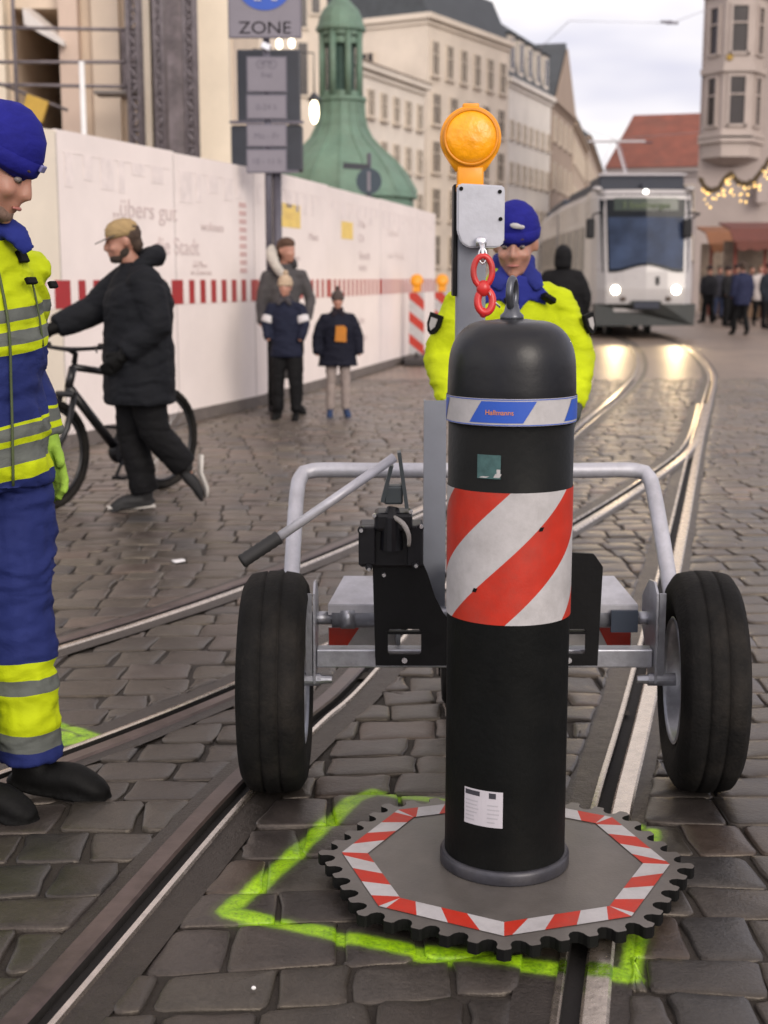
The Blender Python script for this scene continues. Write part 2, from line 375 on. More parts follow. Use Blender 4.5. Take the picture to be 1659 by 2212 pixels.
# real cobbles near the camera
def clip(poly, p, n):
    o = []
    for i in range(len(poly)):
        a, b = poly[i], poly[(i+1) % len(poly)]; da, db = (a-p).dot(n), (b-p).dot(n)
        if da >= 0: o.append(a)
        if da*db < 0: o.append(a+(b-a)*(da/(da-db)))
    return o
def area(P): return abs(sum(P[i].x*P[(i+1) % len(P)].y-P[(i+1) % len(P)].x*P[i].y for i in range(len(P))))/2
class Soup:
    def __init__(s): s.v = []; s.f = []; s.c = []
soup = Soup()
def add_stone(poly, lod):
    if len(poly) < 3 or area(poly) < .0025: return
    c = sum(poly, Vector((0, 0)))/len(poly)
    mn = min((p-c).length for p in poly)
    if mn < .028: return
    # round the outline
    O = []
    for i in range(len(poly)):
        a, b, d = poly[i-1], poly[i], poly[(i+1) % len(poly)]
        r = min(.020, (a-b).length*.3, (d-b).length*.3)*random.uniform(.6, 1.2)
        p, q = b+(a-b).normalized()*r, b+(d-b).normalized()*r
        O += [p, (p+q)*.25+b*.5, q]
        if lod == 0: O.append((q+(d+(b-d).normalized()*.03))*.5)
    O = [p+Vector((random.uniform(-1, 1), random.uniform(-1, 1)))*(.0045 if lod == 0 else .004) for p in O]
    n = len(O); dz = random.gauss(-.0025, .0024); tx, ty = random.gauss(0, .014), random.gauss(0, .014); dome = random.uniform(.000, .0025)
    g = random.gauss(1, .12); g = max(.66, min(1.35, g)); h = random.random()
    col = (g*1.0, g*random.uniform(.93, 1.0), g*random.uniform(.9, 1.02))
    far_sheen = 1+2.3*max(0, min(1, (c.y-3.6)/7))*(.8+.4*noise.noise(Vector((c.x*.5, c.y*.5, 3)))); g *= far_sheen  # lighter with distance: sky sheen on far stones is put into their colour
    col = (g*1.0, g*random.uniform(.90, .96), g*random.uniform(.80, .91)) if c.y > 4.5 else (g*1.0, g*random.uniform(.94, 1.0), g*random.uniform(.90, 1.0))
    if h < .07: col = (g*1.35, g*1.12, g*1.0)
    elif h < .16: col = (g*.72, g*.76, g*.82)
    rings = [(0.0, -.028), (.0008, -.0055), (.003, -.0018), (.010, .0)] + ([(.038, .002)] if lod == 0 else [])
    base = len(soup.v)
    for ins, z in rings:
        for p in O:
            d = (c-p); L_ = d.length; q = p+d*(min(ins, L_*.7)/L_)
            e = q-c
            zz = z+dz+(tx*e.x+ty*e.y if z > -.03 else 0)+(dome*(1-min(1, e.length/.12)) if z >= -.001 else 0)
            if lod == 0 and z > -.02: zz += noise.noise(Vector((q.x*28, q.y*28, dz*900)))*.0026
            soup.v.append((q.x, q.y, zz))
    k = len(rings); cz = dz+dome+.001; soup.v.append((c.x, c.y, cz)); ci = len(soup.v)-1
    for j in range(k-1):
        for i in range(n):
            soup.f.append((base+j*n+i, base+j*n+(i+1) % n, base+(j+1)*n+(i+1) % n, base+(j+1)*n+i))
    for i in range(n): soup.f.append((base+(k-1)*n+i, base+(k-1)*n+(i+1) % n, ci))
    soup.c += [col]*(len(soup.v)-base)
import bisect
y = 1.75; row = 0; YMAX = 19.0
def warp(x, y): return Vector((x+.03*sin(y*1.3)+.012*sin(y*5), y+.035*sin(x*1.7+y*.4)+.05*x*.6+.012*sin(x*5.1)))
pgrid = {}
for k, Q in enumerate(paths):
    for i, p in enumerate(Q):
        t = (Q[min(i+1, len(Q)-1)]-Q[max(i-1, 0)]).normalized()
        pgrid.setdefault((int(p.x//.5), int(p.y//.5)), []).append((k, p, t))
while y < YMAX:
    d = random.uniform(.15, .20) if y < 9 else random.uniform(.13, .17)
    hw = .33*y+.75; x = -hw+random.uniform(0, .2)
    while x < hw:
        wd = random.uniform(.15, .26)
        g_ = .0035+random.uniform(0, .004)
        j = lambda s=.008: random.uniform(-s, s)
        poly = [warp(x+g_+j(), y+g_+j()), warp(x+wd-g_+j(), y+g_+j()), warp(x+wd-g_+j(), y+d-g_+j()), warp(x+g_+j(), y+d-g_+j())]
        x += wd
        c = sum(poly, Vector((0, 0)))/4
        near = {}
        gx, gy = int(c.x//.5), int(c.y//.5)
        for a in (-1, 0, 1):
            for b in (-1, 0, 1):
                for k, p, t in pgrid.get((gx+a, gy+b), []):
                    dd = (p-c).length
                    if dd < .4 and (k not in near or near[k][0] > dd): near[k] = (dd, p, t)
        polys = [poly]
        for k, (dd, p, t) in near.items():
            nr = Vector((t.y, -t.x)); new = []
            for q in polys:
                for s in (1, -1):
                    cc = clip(q, p+nr*s*(HALF+.006), nr*s)
                    if len(cc) > 2: new.append(cc)
            polys = new
        for q in polys: add_stone(q, 0 if y < 6.5 else 1)
    y += d; row += 1
jv, jf = [], []; cs = .045; yy0 = 1.7
ny = int((19.0-yy0)/cs)
near_p = {}
for Q in paths:
    for p in Q: near_p.setdefault((int(p.x//.25), int(p.y//.25)), []).append(p)
for iy in range(ny):
    y0_ = yy0+iy*cs; c_s = cs if y0_ < 8 else cs*2
    if y0_ >= 8 and iy % 2: continue
    hw = .33*y0_+.8; nx = int(2*hw/c_s)
    for ix in range(nx):
        x0_ = -hw+ix*c_s; cx0, cy0 = x0_+c_s/2, y0_+c_s/2; gx, gy = int(cx0//.25), int(cy0//.25)
        if any((p.x-cx0)**2+(p.y-cy0)**2 < .0072 for a in (-1, 0, 1) for b in (-1, 0, 1) for p in near_p.get((gx+a, gy+b), [])): continue
        k0 = len(jv)
        for ax, ay in ((x0_, y0_), (x0_+c_s, y0_), (x0_+c_s, y0_+c_s), (x0_, y0_+c_s)): jv.append((ax, ay, -.0115+noise.noise(Vector((ax*9, ay*9, 0)))*.003))
        jf.append((k0, k0+1, k0+2, k0+3))
jm = bpy.data.meshes.new('joint_sand'); jm.from_pydata(jv, [], jf); jm.materials.append(m_joint)
tag(link(bpy.data.objects.new('joint_sand', jm)), kind='structure')
me = bpy.data.meshes.new('cobblestones'); me.from_pydata(soup.v, [], soup.f)
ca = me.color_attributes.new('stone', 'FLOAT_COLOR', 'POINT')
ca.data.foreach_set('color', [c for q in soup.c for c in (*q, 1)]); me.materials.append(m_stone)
me.polygons.foreach_set('use_smooth', [True]*len(me.polygons))
tag(link(bpy.data.objects.new('cobblestone_paving', me)), kind='structure')
# far paving sheet
def far_mat():
    m = bpy.data.materials.new('far_paving'); m.use_nodes = True; t = m.node_tree; b = t.nodes['Principled BSDF']; K = t.links.new
    ge = N(t, 'ShaderNodeNewGeometry'); br = N(t, 'ShaderNodeTexBrick'); br.inputs['Scale'].default_value = 1
    br.inputs['Brick Width'].default_value = .22; br.inputs['Row Height'].default_value = .16; br.inputs['Mortar Size'].default_value = .009
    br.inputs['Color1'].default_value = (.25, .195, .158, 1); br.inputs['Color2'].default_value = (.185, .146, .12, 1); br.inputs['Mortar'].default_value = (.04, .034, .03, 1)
    K(ge.outputs['Position'], br.inputs['Vector'])
    n = N(t, 'ShaderNodeTexNoise'); n.inputs['Scale'].default_value = .7; n.inputs['Detail'].default_value = 8; K(ge.outputs['Position'], n.inputs['Vector'])
    r = N(t, 'ShaderNodeValToRGB'); r.color_ramp.elements[0].position = .3; r.color_ramp.elements[1].position = .7
    r.color_ramp.elements[0].color = (.75, .75, .76, 1); r.color_ramp.elements[1].color = (1.2, 1.15, 1.1, 1); K(n.outputs[0], r.inputs[0])
    x = N(t, 'ShaderNodeMix', data_type='RGBA', blend_type='MULTIPLY'); x.inputs[0].default_value = 1; K(br.outputs[0], x.inputs[6]); K(r.outputs[0], x.inputs[7]); K(x.outputs[2], b.inputs['Base Color'])
    b.inputs['Roughness'].default_value = .40; b.inputs['Specular Tint'].default_value = (1, .90, .80, 1)
    bp = N(t, 'ShaderNodeBump'); bp.inputs['Strength'].default_value = .3; bp.inputs['Distance'].default_value = .01; bp.invert = True; K(br.outputs['Fac'], bp.inputs['Height']); K(bp.outputs[0], b.inputs['Normal'])
    return m
bm = bmesh.new()
bm.faces.new([bm.verts.new(p) for p in [(-900, 18.9, -.0085), (900, 18.9, -.0085), (900, 1790, -.0085), (-900, 1790, -.0085)]])
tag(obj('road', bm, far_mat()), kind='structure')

# ------------------------------------------------------------------ bollard
BX, BY, BR = .284, 3.02, .140
fz = lambda y_: zat(y_, BY-.14)
bol = thing('bollard', 'tall black bollard with red and white diagonal band standing on a toothed plate', 'bollard', (BX, BY, 0))
m_plate = mat('plate_steel', (.17, .155, .142), .38, .45, .18, 7, .06, 160, dirt=.35)
m_dark_edge = mat('plate_edge', (.004, .004, .004), .7, spec=.15)
m_red = mat('reflective_red', (.43, .020, .006), .45, 0, .10, 22, .05, 220, dirt=.30)
m_wh = mat('reflective_white', (.43, .415, .42), .4, 0, .07, 22, .05, 220, dirt=.30)
m_blue = mat('sign_blue', (.02, .08, .42), .4, 0, .06)
bm = bmesh.new()
RO, RI = .443, .386; A0 = R(-5)
out_ = []
for k in range(8):
    a = A0+k*pi/4; b = a+pi/4
    p = Vector((cos(a), sin(a)))*RO; q = Vector((cos(b), sin(b)))*RO
    t = (q-p).normalized(); nn = Vector((-t.y, t.x)); Ls = (q-p).length; m_ = 5; pitch = (Ls-.012)/m_
    out_.append(p+(-nn)*0)
    for i in range(m_):
        cc = p+t*(.006+pitch*(i+.5)); r = .0200
        out_.append(cc-t*(r+.004)*1.0)
        for s in range(7):
            an = pi*s/6; out_.append(cc-t*r*cos(an)+nn*(r*1.35*sin(an)+.004))
        out_.append(cc+t*(r+.004)*1.0)
prism(bm, [(v.x, v.y) for v in out_], .026, lambda a, b, d: Vector((a, b, .020+d)), mi=0)
for f in bm.faces:
    f.normal_update()
    if abs(f.normal.z) < .5: f.material_index = 1
pl = obj('base_plate', bm, [m_plate, m_dark_edge], bol)
bm = bmesh.new()
for k in range(8):
    a = A0+k*pi/4; b = a+pi/4
    po, qo = Vector((cos(a), sin(a)))*RI, Vector((cos(b), sin(b)))*RI; f_ = 1-.062/RI
    Lx = (qo-po).length; t = (qo-po).normalized(); nin = Vector((-t.y, t.x)); n_ = 4
    hw_ = .046
    def pt(s, u):  # s along, u inward 0..1, clipped to the mitre
        lo = po.lerp(po*f_, u); hi = qo.lerp(qo*f_, u)
        return lo.lerp(hi, max(0, min(1, s)))
    sh = .16 if k % 2 == 0 else -.16
    cuts = [(-.001, -.001)]+[((i+.25)/n_*1.0, (i+.25)/n_+sh) for i in range(n_)]+[(1.001, 1.001)]
    for i in range(len(cuts)-1):
        (s0, s1), (e0, e1) = cuts[i], cuts[i+1]
        V = [bm.verts.new((*p_, .0482)) for p_ in (pt(s0, 0), pt(e0, 0), pt(e1, 1), pt(s1, 1))]
        f = bm.faces.new(V); f.material_index = (i+k) % 2
for f in bm.faces:
    f.normal_update()
tp = obj('warning_tape', bm, [m_red, m_wh], pl)
bm = bmesh.new()
lathe(bm, [(.138, .046), (.150, .046), (.152, .050), (.152, .070), (.149, .076), (.146, .078), (.138, .078)], 64)
obj('collar', bm, mat('collar_steel', (.045, .045, .055), .38, .3, .3, 20, dirt=.2), bol, True)
bm = bmesh.new()
lathe(bm, [(.10, .05), (BR, .05), (BR+.001, .06), (BR, .3), (BR, .7), (BR, 1.16), (.10, 1.16)], 72)
obj('post', bm, mat('bollard_black', (.0045, .005, .005), .5, 0, .25, 5, .10, 70, dirt=.05, spec=.12), bol, True)
bm = bmesh.new()
pr = [(.12, 1.122), (.1425, 1.122), (.1435, 1.128), (.1425, 1.17), (.141, 1.208)]
for i in range(1, 13):
    a = pi/2*i/12
    pr.append((.055+.0855*cos(a)**.85 if i < 12 else .055, 1.208+.099*sin(a)))
pr += [(.03, 1.3105), (.001, 1.3115)]
lathe(bm, pr, 72)
obj('cap', bm, mat('cap_plastic', (.006, .0065, .009), .36, 0, .2, 6, .06, 40, dirt=.04, spec=.35), bol, True)
# lifting eye
bm = bmesh.new()
lathe(bm, [(.0, 1.299), (.026, 1.299), (.026, 1.310), (.018, 1.318), (.014, 1.335), (.0, 1.335)], 24)
tube(bm, [(.026*sin(a)*.85, 0, 1.357+.032*cos(a), .0085) for a in [2*pi*i/20 for i in range(20)]], 10, per=True)
le = obj('lifting_eye', bm, mat('eye_steel', (.09, .095, .11), .32, .7, .2, 30), bol, True)
le.location = (-.002, 0, .008); le.rotation_euler = (0, 0, R(68))
def patch(bm, r, s0, s1, z0, z1, sh0=0, sh1=None, mi=0, n=10):
    """patch on the cylinder; s is arc length from the front, edges sheared with height"""
    sh1 = sh0 if sh1 is None else sh1
    rows = []; nv = 1 if abs(sh0)+abs(sh1) < .02 else 8
    for q in range(nv+1):
        k = q/nv; z = z0+(z1-z0)*k
        rows.append([bm.verts.new((r*sin(s/r), -r*cos(s/r), z)) for s in [(s0+sh0*k)+(s1+sh1*k-s0-sh0*k)*i/n for i in range(n+1)]])
    for q in range(nv):
        for i in range(n):
            f = bm.faces.new((rows[q][i], rows[q][i+1], rows[q+1][i+1], rows[q+1][i])); f.material_index = mi
# diagonal reflective band
zt, zb = fz(1066), fz(1352)
bm = bmesh.new(); nz_ = 16; per = 2*pi*(BR+.0015)/3
for i in range(nz_):
    za, zc = zb+(zt-zb)*i/nz_, zb+(zt-zb)*(i+1)/nz_
    for k in range(6):
        s0 = -.012+k*per/2
        f0 = 1.04*(za-zt)
        patch(bm, BR+.0015, s0+f0, s0+per/2+f0, za, zc, 1.04*(zc-za), None, 1-k % 2, 12)
bmesh.ops.remove_doubles(bm, verts=bm.verts[:], dist=.0002)
obj('reflective_band', bm, [m_red, m_wh], bol, True)
bm = bmesh.new()
bm.free()
for s, z in ((.052, fz(1150)), (-.098, fz(1285))): bm = bmesh.new(); patch(bm, BR+.0022, s, s+.010, z, z+.009, .004, n=2); obj('scuff_mark', bm, m_dark_edge, bol)
bm = bmesh.new(); b0, b1 = fz(921), fz(862)
lathe(bm, [(BR+.0045, b0), (BR+.0045, b1)], 72, close=False)
bb = obj('blue_white_band', bm, m_wh, bol, True)
bm = bmesh.new()
for k in range(4): patch(bm, BR+.0055, -.110+k*.228, .012+k*.228, b0+.0065, b1-.0055, .030)
obj('blue_panel', bm, m_blue, bb, True)
bm = bmesh.new()
bm.free()
for z in (b0+.001, b1-.003): bm = bmesh.new(); lathe(bm, [(BR+.0055, z), (BR+.0055, z+.0018)], 72, close=False); obj('blue_edge', bm, m_blue, bb, True)
m_or = mat('orange_print', (.65, .22, .02), .5)
text('lettering', 'Hallmanns', .015, m_or, bb, None, None, .0003, wrap=(-.038/BR, b0+.024, BR+.0062))
d1, d2 = fz(1790)-.118, fz(1036)-.945
bm = bmesh.new(); patch(bm, BR+.0016, -.113, -.018, .118+d1, .203+d1)
st = obj('data_sticker', bm, mat('sticker_white', (.46, .44, .48), .5, var=.05), bol)
m_pr = mat('print_dark', (.03, .03, .04), .6); m_prg = mat('print_grey', (.35, .34, .37), .6)
bm = bmesh.new()
for i in range(6): patch(bm, BR+.0021, -.109, -.075-.012*random.random(), .128+d1+i*.009, .131+d1+i*.009, n=3)
for i in range(5): patch(bm, BR+.0021, -.054, -.026-.012*random.random(), .128+d1+i*.010, .131+d1+i*.010, n=3)
obj('fine_print', bm, m_prg, st)
bm = bmesh.new(); patch(bm, BR+.0021, -.110, -.072, .188+d1, .199+d1, n=4); obj('heading_print', bm, m_pr, st)
bm = bmesh.new(); patch(bm, BR+.0021, -.050, -.034, .186+d1, .199+d1, n=4); obj('symbol_print', bm, m_pr, st)
bm = bmesh.new(); patch(bm, BR+.0016, -.088, -.034, .945+d2, .997+d2)
st = obj('torn_sticker', bm, mat('sticker_teal', (.045, .10, .10), .35, var=.3, vscale=60), bol)
bm = bmesh.new(); patch(bm, BR+.0021, -.084, -.067, .947+d2, .950+d2, .008); patch(bm, BR+.0021, -.050, -.036, .948+d2, .956+d2, .004); patch(bm, BR+.0021, -.043, -.035, .956+d2, .966+d2, 0)
obj('torn_paper', bm, m_wh, st)

# ------------------------------------------------------------------ lifting trolley
TX = .278
tro = thing('lifting_trolley', 'two-wheeled galvanised lifting trolley with tall grey crane mast standing behind the bollard', 'trolley', (TX, 3.68, 0))
WR = .305
def wheel(x, inner, yaw):
    bm = bmesh.new()
    s = inner  # +1: inner side faces +x
    prof = [(.175, -.070), (.195, -.082), (.235, -.090), (.268, -.086), (.290, -.072)]
    xs = [-.066, -.050, -.028, -.026, -.021, -.019, -.008, .008, .019, .021, .026, .028, .050, .066]
    dep = [0, 0, 0, .005, .005, 0, 0, 0, 0, .005, .005, 0, 0, 0]
    prof += [(WR-.009*(abs(v)/.066)**2-d, v) for v, d in zip(xs, dep)]
    prof += [(.290, .072), (.268, .086), (.235, .090), (.195, .082), (.175, .070)]
    prof += [(.172, .02), (.172, -.02)]
    lathe(bm, prof+[prof[0]], 80, axis='X', close=False)
    o = thing('wheel', None, None); o.parent = tro; o.location = (x, -.06, WR-.004); o.rotation_euler = (0, 0, yaw)
    obj('tyre', bm, rubber, o, True)
    bm = bmesh.new()
    p2 = [(.176, .078), (.170, .082), (.164, .070), (.158, .030), (.10, .012), (.055, .022), (.050, .030), (.0, .030)]
    lathe(bm, [(r, h*s) for r, h in p2], 48, axis='X', close=False)
    lathe(bm, [(.177, -.078*s), (.170, -.082*s), (.160, -.04*s), (.09, -.02*s), (.0, -.02*s)], 48, axis='X', close=False)
    for k in range(4):
        a = k*pi/2+.4; blob(bm, (s*.030, .035*cos(a), .035*sin(a)), .008, seg=8)
    obj('rim', bm, galv, o, True)
wheel(-.575, 1, R(0)); wheel(.60, -1, R(-4))
def px(X): return X-TX
# U handle frame
bm = bmesh.new(); pts = []
zb_, zt_ = .50, .815; yb, yt = .10, .46; hw_ = .545
pts = [(-hw_, yb, zb_), (-hw_, yb+(yt-yb)*.45, zb_+(zt_-zb_)*.45), (-hw_+.002, yt-.07, zt_-.065), (-hw_+.012, yt-.025, zt_-.018), (-hw_+.05, yt, zt_), (-.3, yt, zt_), (0, yt, zt_), (.3, yt, zt_), (hw_-.05, yt, zt_), (hw_-.012, yt-.025, zt_-.018), (hw_-.002, yt-.07, zt_-.065), (hw_, yb+(yt-yb)*.45, zb_+(zt_-zb_)*.45), (hw_, yb, zb_)]
tube(bm, [(*p, .0235) for p in pts], 16, step=.02)
obj('handle_frame', bm, galvl, tro, True)
# lower beam, cross tube, cover plates, reflectors, brackets
bm = bmesh.new(); box(bm, (0, -.03, .362), (.93, .05, .052), bev=.004); obj('lower_beam', bm, galv, tro)
bm = bmesh.new(); tube(bm, [(-.50, .05, .452, .019), (-.42, .05, .452, .019)], 16); tube(bm, [(.42, .05, .452, .019), (.50, .05, .452, .019)], 16)
tube(bm, [(-.425, .05, .455, .030), (.425, .05, .455, .030)], 24); tube(bm, [(-.40, .05, .455, .034), (-.36, .05, .455, .034)], 24)
obj('cross_tube', bm, galv, tro, True)
bm = bmesh.new(); box(bm, (.395, .012, .452), (.075, .012, .062)); obj('rubber_buffer', bm, mat('buffer', (.02, .03, .05), .5), tro)
for s in (-1, 1):
    bm = bmesh.new()
    prism(bm, [(-.43*s, 0), (-.24*s, 0), (-.24*s, .15), (-.39*s, .15)] if False else [(-.435*s, 0), (-.20*s, 0), (-.20*s, .17), (-.395*s, .17)], .004, lambda a, b, d: Vector((a, .03+b, .492+b*.26+d)))
    prism(bm, [(-.435*s, 0), (-.20*s, 0), (-.20*s, .028), (-.435*s, .028)], .004, lambda a, b, d: Vector((a, .026+d, .466+b)))
    obj('cover_plate', bm, galvl, tro)
    bm = bmesh.new(); box(bm, (-.335*s, .145, .372), (.21, .008, .058))
    rf = obj('reflector_plate', bm, m_wh, tro)
    bm = bmesh.new()
    prism(bm, [(-.438, -.027), (-.385, -.027), (-.350, .027), (-.438, .027)] if s > 0 else [(.438, -.027), (.372, -.027), (.345, .027), (.438, .027)], .0015, lambda a, b, d: Vector((a, .1395+d, .372+b)))
    obj('red_stripe', bm, m_red, rf)
    bm = bmesh.new(); box(bm, (-.238*s, .10, .385), (.012, .10, .07)); obj('rib_plate', bm, galv, tro)
    # bracket plate in the YZ plane carrying the stub axle
    bm = bmesh.new()
    X = -.472*s
    prism(bm, [(-.085, .300), (-.045, .285), (.02, .30), (.06, .36), (.13, .42), (.13, .50), (.04, .565), (-.03, .575), (-.075, .55)], .006, lambda a, b, d: Vector((X+d*s+(.0), a, b)))
    box(bm, (X-.012*s, -.068, .425), (.018, .006, .25))
    tube(bm, [(X+.02*s, -.06, WR, .018), (X-.055*s, -.06, WR, .018)], 16); tube(bm, [(X+.05*s, -.06, WR, .011), (X+.015*s, -.06, WR, .014)], 12)
    obj('bracket', bm, galv, tro)
# black central housing: two side plates with a window each, and a web
def P2(x, y_): return (xat(x, 3.56, .5)-TX, zat(y_, 3.56))
LP = [(805, 1224), (822, 1200), (826, 1196), (902, 1192), (923, 1238), (940, 1290), (958, 1325), (976, 1345), (976, 1437), (811, 1437)]
HOLE = [(842, 1358), (905, 1358), (910, 1364), (910, 1410), (906, 1413), (842, 1413), (838, 1409), (838, 1364)]
def holed(bm, outer, hole, y0, th, mirror=1):
    vo = [bm.verts.new((mirror*a, y0, b)) for a, b in outer]; vh = [bm.verts.new((mirror*a, y0, b)) for a, b in hole]
    es = [bm.edges.new((v[i], v[(i+1) % len(v)])) for v in (vo, vh) for i in range(len(v))]
    g_ = bmesh.ops.triangle_fill(bm, use_beauty=True, use_dissolve=False, edges=es)
    fs = [f for f in g_['geom'] if isinstance(f, bmesh.types.BMFace)]
    ex = bmesh.ops.extrude_face_region(bm, geom=fs)
    bmesh.ops.translate(bm, verts=[v for v in ex['geom'] if isinstance(v, bmesh.types.BMVert)], vec=(0, th, 0))
oL = [P2(*p) for p in LP]; hL = [P2(*p) for p in HOLE]
for mside in (1, -1):
    bm = bmesh.new(); holed(bm, oL, hL, -.125, .012, mside); sp = obj('side_plate', bm, blackm, tro)
    bm = bmesh.new()
    box(bm, (mside*(oL[0][0]+.012), -.06, .47), (.012, .12, .17)); box(bm, (mside*(oL[0][0]+.095), -.118, .455), (.12, .018, .008))
    obj('stiffener', bm, blackm, tro)
    bm = bmesh.new(); p = P2(874, 1424); tube(bm, [(mside*p[0], -.128, p[1], .008), (mside*p[0], -.135, p[1], .008)], 8); obj('bolt', bm, chrome, tro)
bm = bmesh.new(); box(bm, (0, -.045, .50), (.20, .13, .25), bev=.006); obj('centre_housing', bm, blackm, tro)
# hydraulic pump
bm = bmesh.new()
jx = .02-TX
box(bm, (jx, -.09, .695), (.17, .09, .115), bev=.006); box(bm, (jx-.065, -.145, .70), (.045, .03, .105), bev=.004); box(bm, (jx+.062, -.145, .70), (.040, .03, .11), bev=.004)
box(bm, (jx+.005, -.12, .765), (.10, .10, .05), bev=.01); tube(bm, [(jx, -.15, .69, .030), (jx, -.15, .775, .026), (jx+.004, -.14, .80, .016)], 16)
for a, b in ((-.08, .745), (.075, .75), (-.06, .645), (.065, .65)): tube(bm, [(jx+a, -.155, b, .010), (jx+a, -.17, b, .010)], 8)
pump = obj('hydraulic_pump', bm, blackp, tro)
bm = bmesh.new(); tube(bm, [(jx+.005, -.165, .780, .006), (jx+.03, -.185, .765, .007), (jx+.045, -.19, .735, .006), (jx+.045, -.18, .705, .005)], 10, step=.01); obj('hose', bm, mat('hose', (.30, .28, .26), .4), pump, True)
bm = bmesh.new()
bm.free()
for a, b in ((-.08, .745), (.078, .755), (-.06, .640), (.065, .65), (-.045, .785), (.05, .795), (-.02, .625)):
    bm = bmesh.new(); tube(bm, [(jx+a, -.170, b, .006), (jx+a, -.178, b, .005)], 8); obj('bolt', bm, chrome, pump)
bm = bmesh.new(); box(bm, (jx+.030, -.135, .875), (.010, .05, .15), Euler((R(0), R(-8), 0)).to_matrix()); box(bm, (jx-.012, -.135, .865), (.010, .04, .10), Euler((0, R(14), 0)).to_matrix())
box(bm, (jx+.005, -.13, .835), (.05, .045, .05), bev=.006); obj('pump_bracket', bm, [mat('pump_bracket_paint', (.07, .085, .09), .45, .3)], pump)
def lv(x, y_, Y): q = at(x, y_, Y); return (q.x-TX, q.y-3.68, q.z)
a_, b_, c_ = lv(852, 988, 3.50), lv(600, 1162, 3.40), lv(524, 1212, 3.37)
bm = bmesh.new(); tube(bm, [(*a_, .0125), (*b_, .0125)], 14); lvr = obj('pump_lever', bm, galvl, tro, True)
bm = bmesh.new(); av, cv = Vector(b_), Vector(c_); d_ = (cv-av).normalized()
tube(bm, [(*(av-d_*.004), .017), (*av, .019)]+[(*(av.lerp(cv, i/12)), .0185-(.0015 if i % 2 else 0)) for i in range(1, 12)]+[(*cv, .0195), (*(cv+d_*.004), .015)], 14)
obj('grip', bm, mat('grip_rubber', (.012, .012, .013), .7), lvr, True)
# short channel post
bm = bmesh.new(); box(bm, (.142-TX, .075, .735), (.062, .004, .66)); box(bm, (.142-TX-.029, .095, .735), (.004, .04, .66)); box(bm, (.142-TX+.029, .095, .735), (.004, .04, .66))
cp = obj('channel_post', bm, paintgrey, tro)
bm = bmesh.new()
for z in (.99, .78): tube(bm, [(.142-TX+.048, .07, z, .009), (.142-TX+.048, .06, z, .008)], 10)
tube(bm, [(.142-TX+.045, .075, .45, .004), (.142-TX+.047, .075, 1.06, .004)], 8)
obj('bolt', bm, chrome, tro)
bm = bmesh.new(); box(bm, (.142-TX+.047, .078, .70), (.014, .01, .09)); obj('level_vial', bm, mat('vial', (.55, .62, .05), .3), tro)
# mast
MX = .240-TX; MY = .14
bm = bmesh.new(); box(bm, (MX, MY, .98), (.080, .080, 1.10), bev=.006); mast = obj('mast', bm, paintgrey, tro)
bm = bmesh.new()
box(bm, (MX-.046, MY+.0, 1.50), (.010, .09, .30), bev=.003); obj('mast_cheek', bm, blackm, mast)
bm = bmesh.new()
hx = xat(1035, 3.78, 1.55)-TX
prism(bm, [(-.063, .085), (-.055, .092), (.062, .086), (.066, .078), (.066, -.062), (.058, -.072), (.048, -.078), (-.030, -.078), (-.050, -.066), (-.062, -.035)], .12, lambda a, b, d: Vector((hx+a, .06+d, 1.558+b)))
bmesh.ops.bevel(bm, geom=bm.edges[:], offset=.004, segments=2, affect='EDGES')
hd_ = obj('mast_head', bm, mat('head_grey', (.44, .45, .50), .4, .1, .06, 12, .06, 90, dirt=.2), mast)
bm = bmesh.new()
bm.free()
for a, b in ((-.052, .078), (.055, -.002), (.052, .070)):
    bm = bmesh.new(); tube(bm, [(hx+a, .061, 1.558+b, .006), (hx+a, .055, 1.558+b, .005)], 8); obj('bolt', bm, m_dark_edge, mast)
# warning lamp
lx = xat(1015, 3.82, 1.75)-TX; lz = zat(300, 3.82)
bm = bmesh.new()
bodyp = [(.0, 0), (.080, 0), (.083, .006), (.083, .034), (.078, .040), (.0, .040)]
lathe(bm, bodyp, 40, (lx, .10, lz), axis='Y'); box(bm, (lx, .12, lz-.105), (.072, .045, .060), bev=.006); box(bm, (lx, .12, lz+.083), (.045, .03, .014), bev=.004)
box(bm, (lx, .12, lz-.135), (.086, .050, .022), bev=.003); prism(bm, [(-.070, -.045), (.070, -.045), (.040, -.088), (-.040, -.088)], .036, lambda a, b, d: Vector((lx+a, .102+d, lz+b)))
wl = obj('warning_lamp', bm, mat('lamp_amber_body', (.70, .27, .004), .45, 0, .12, 12, coat=.1, emit=(1, .36, 0, .06)), mast, True)
for p in wl.data.polygons: p.use_smooth = len(p.vertices) > 8 or p.use_smooth
bm = bmesh.new(); lathe(bm, [(.070, .096), (.067, .088), (.052, .080), (.030, .075), (.0, .073)], 40, (lx, 0, lz), axis='Y', close=False)
lens = obj('lens', bm, glow_or, wl, True)
bm = bmesh.new(); tube(bm, [(lx+.071*cos(a), .092, lz+.071*sin(a), .005) for a in [2*pi*i/36 for i in range(36)]], 8, per=True); obj('lens_ring', bm, mat('lens_ring', (.62, .22, .0), .4), wl, True)
bm = bmesh.new(); tube(bm, [(lx+.005, .09, lz-.135, .004), (lx+.006, .088, lz-.175, .005)], 8); obj('lamp_bolt', bm, chrome, wl)
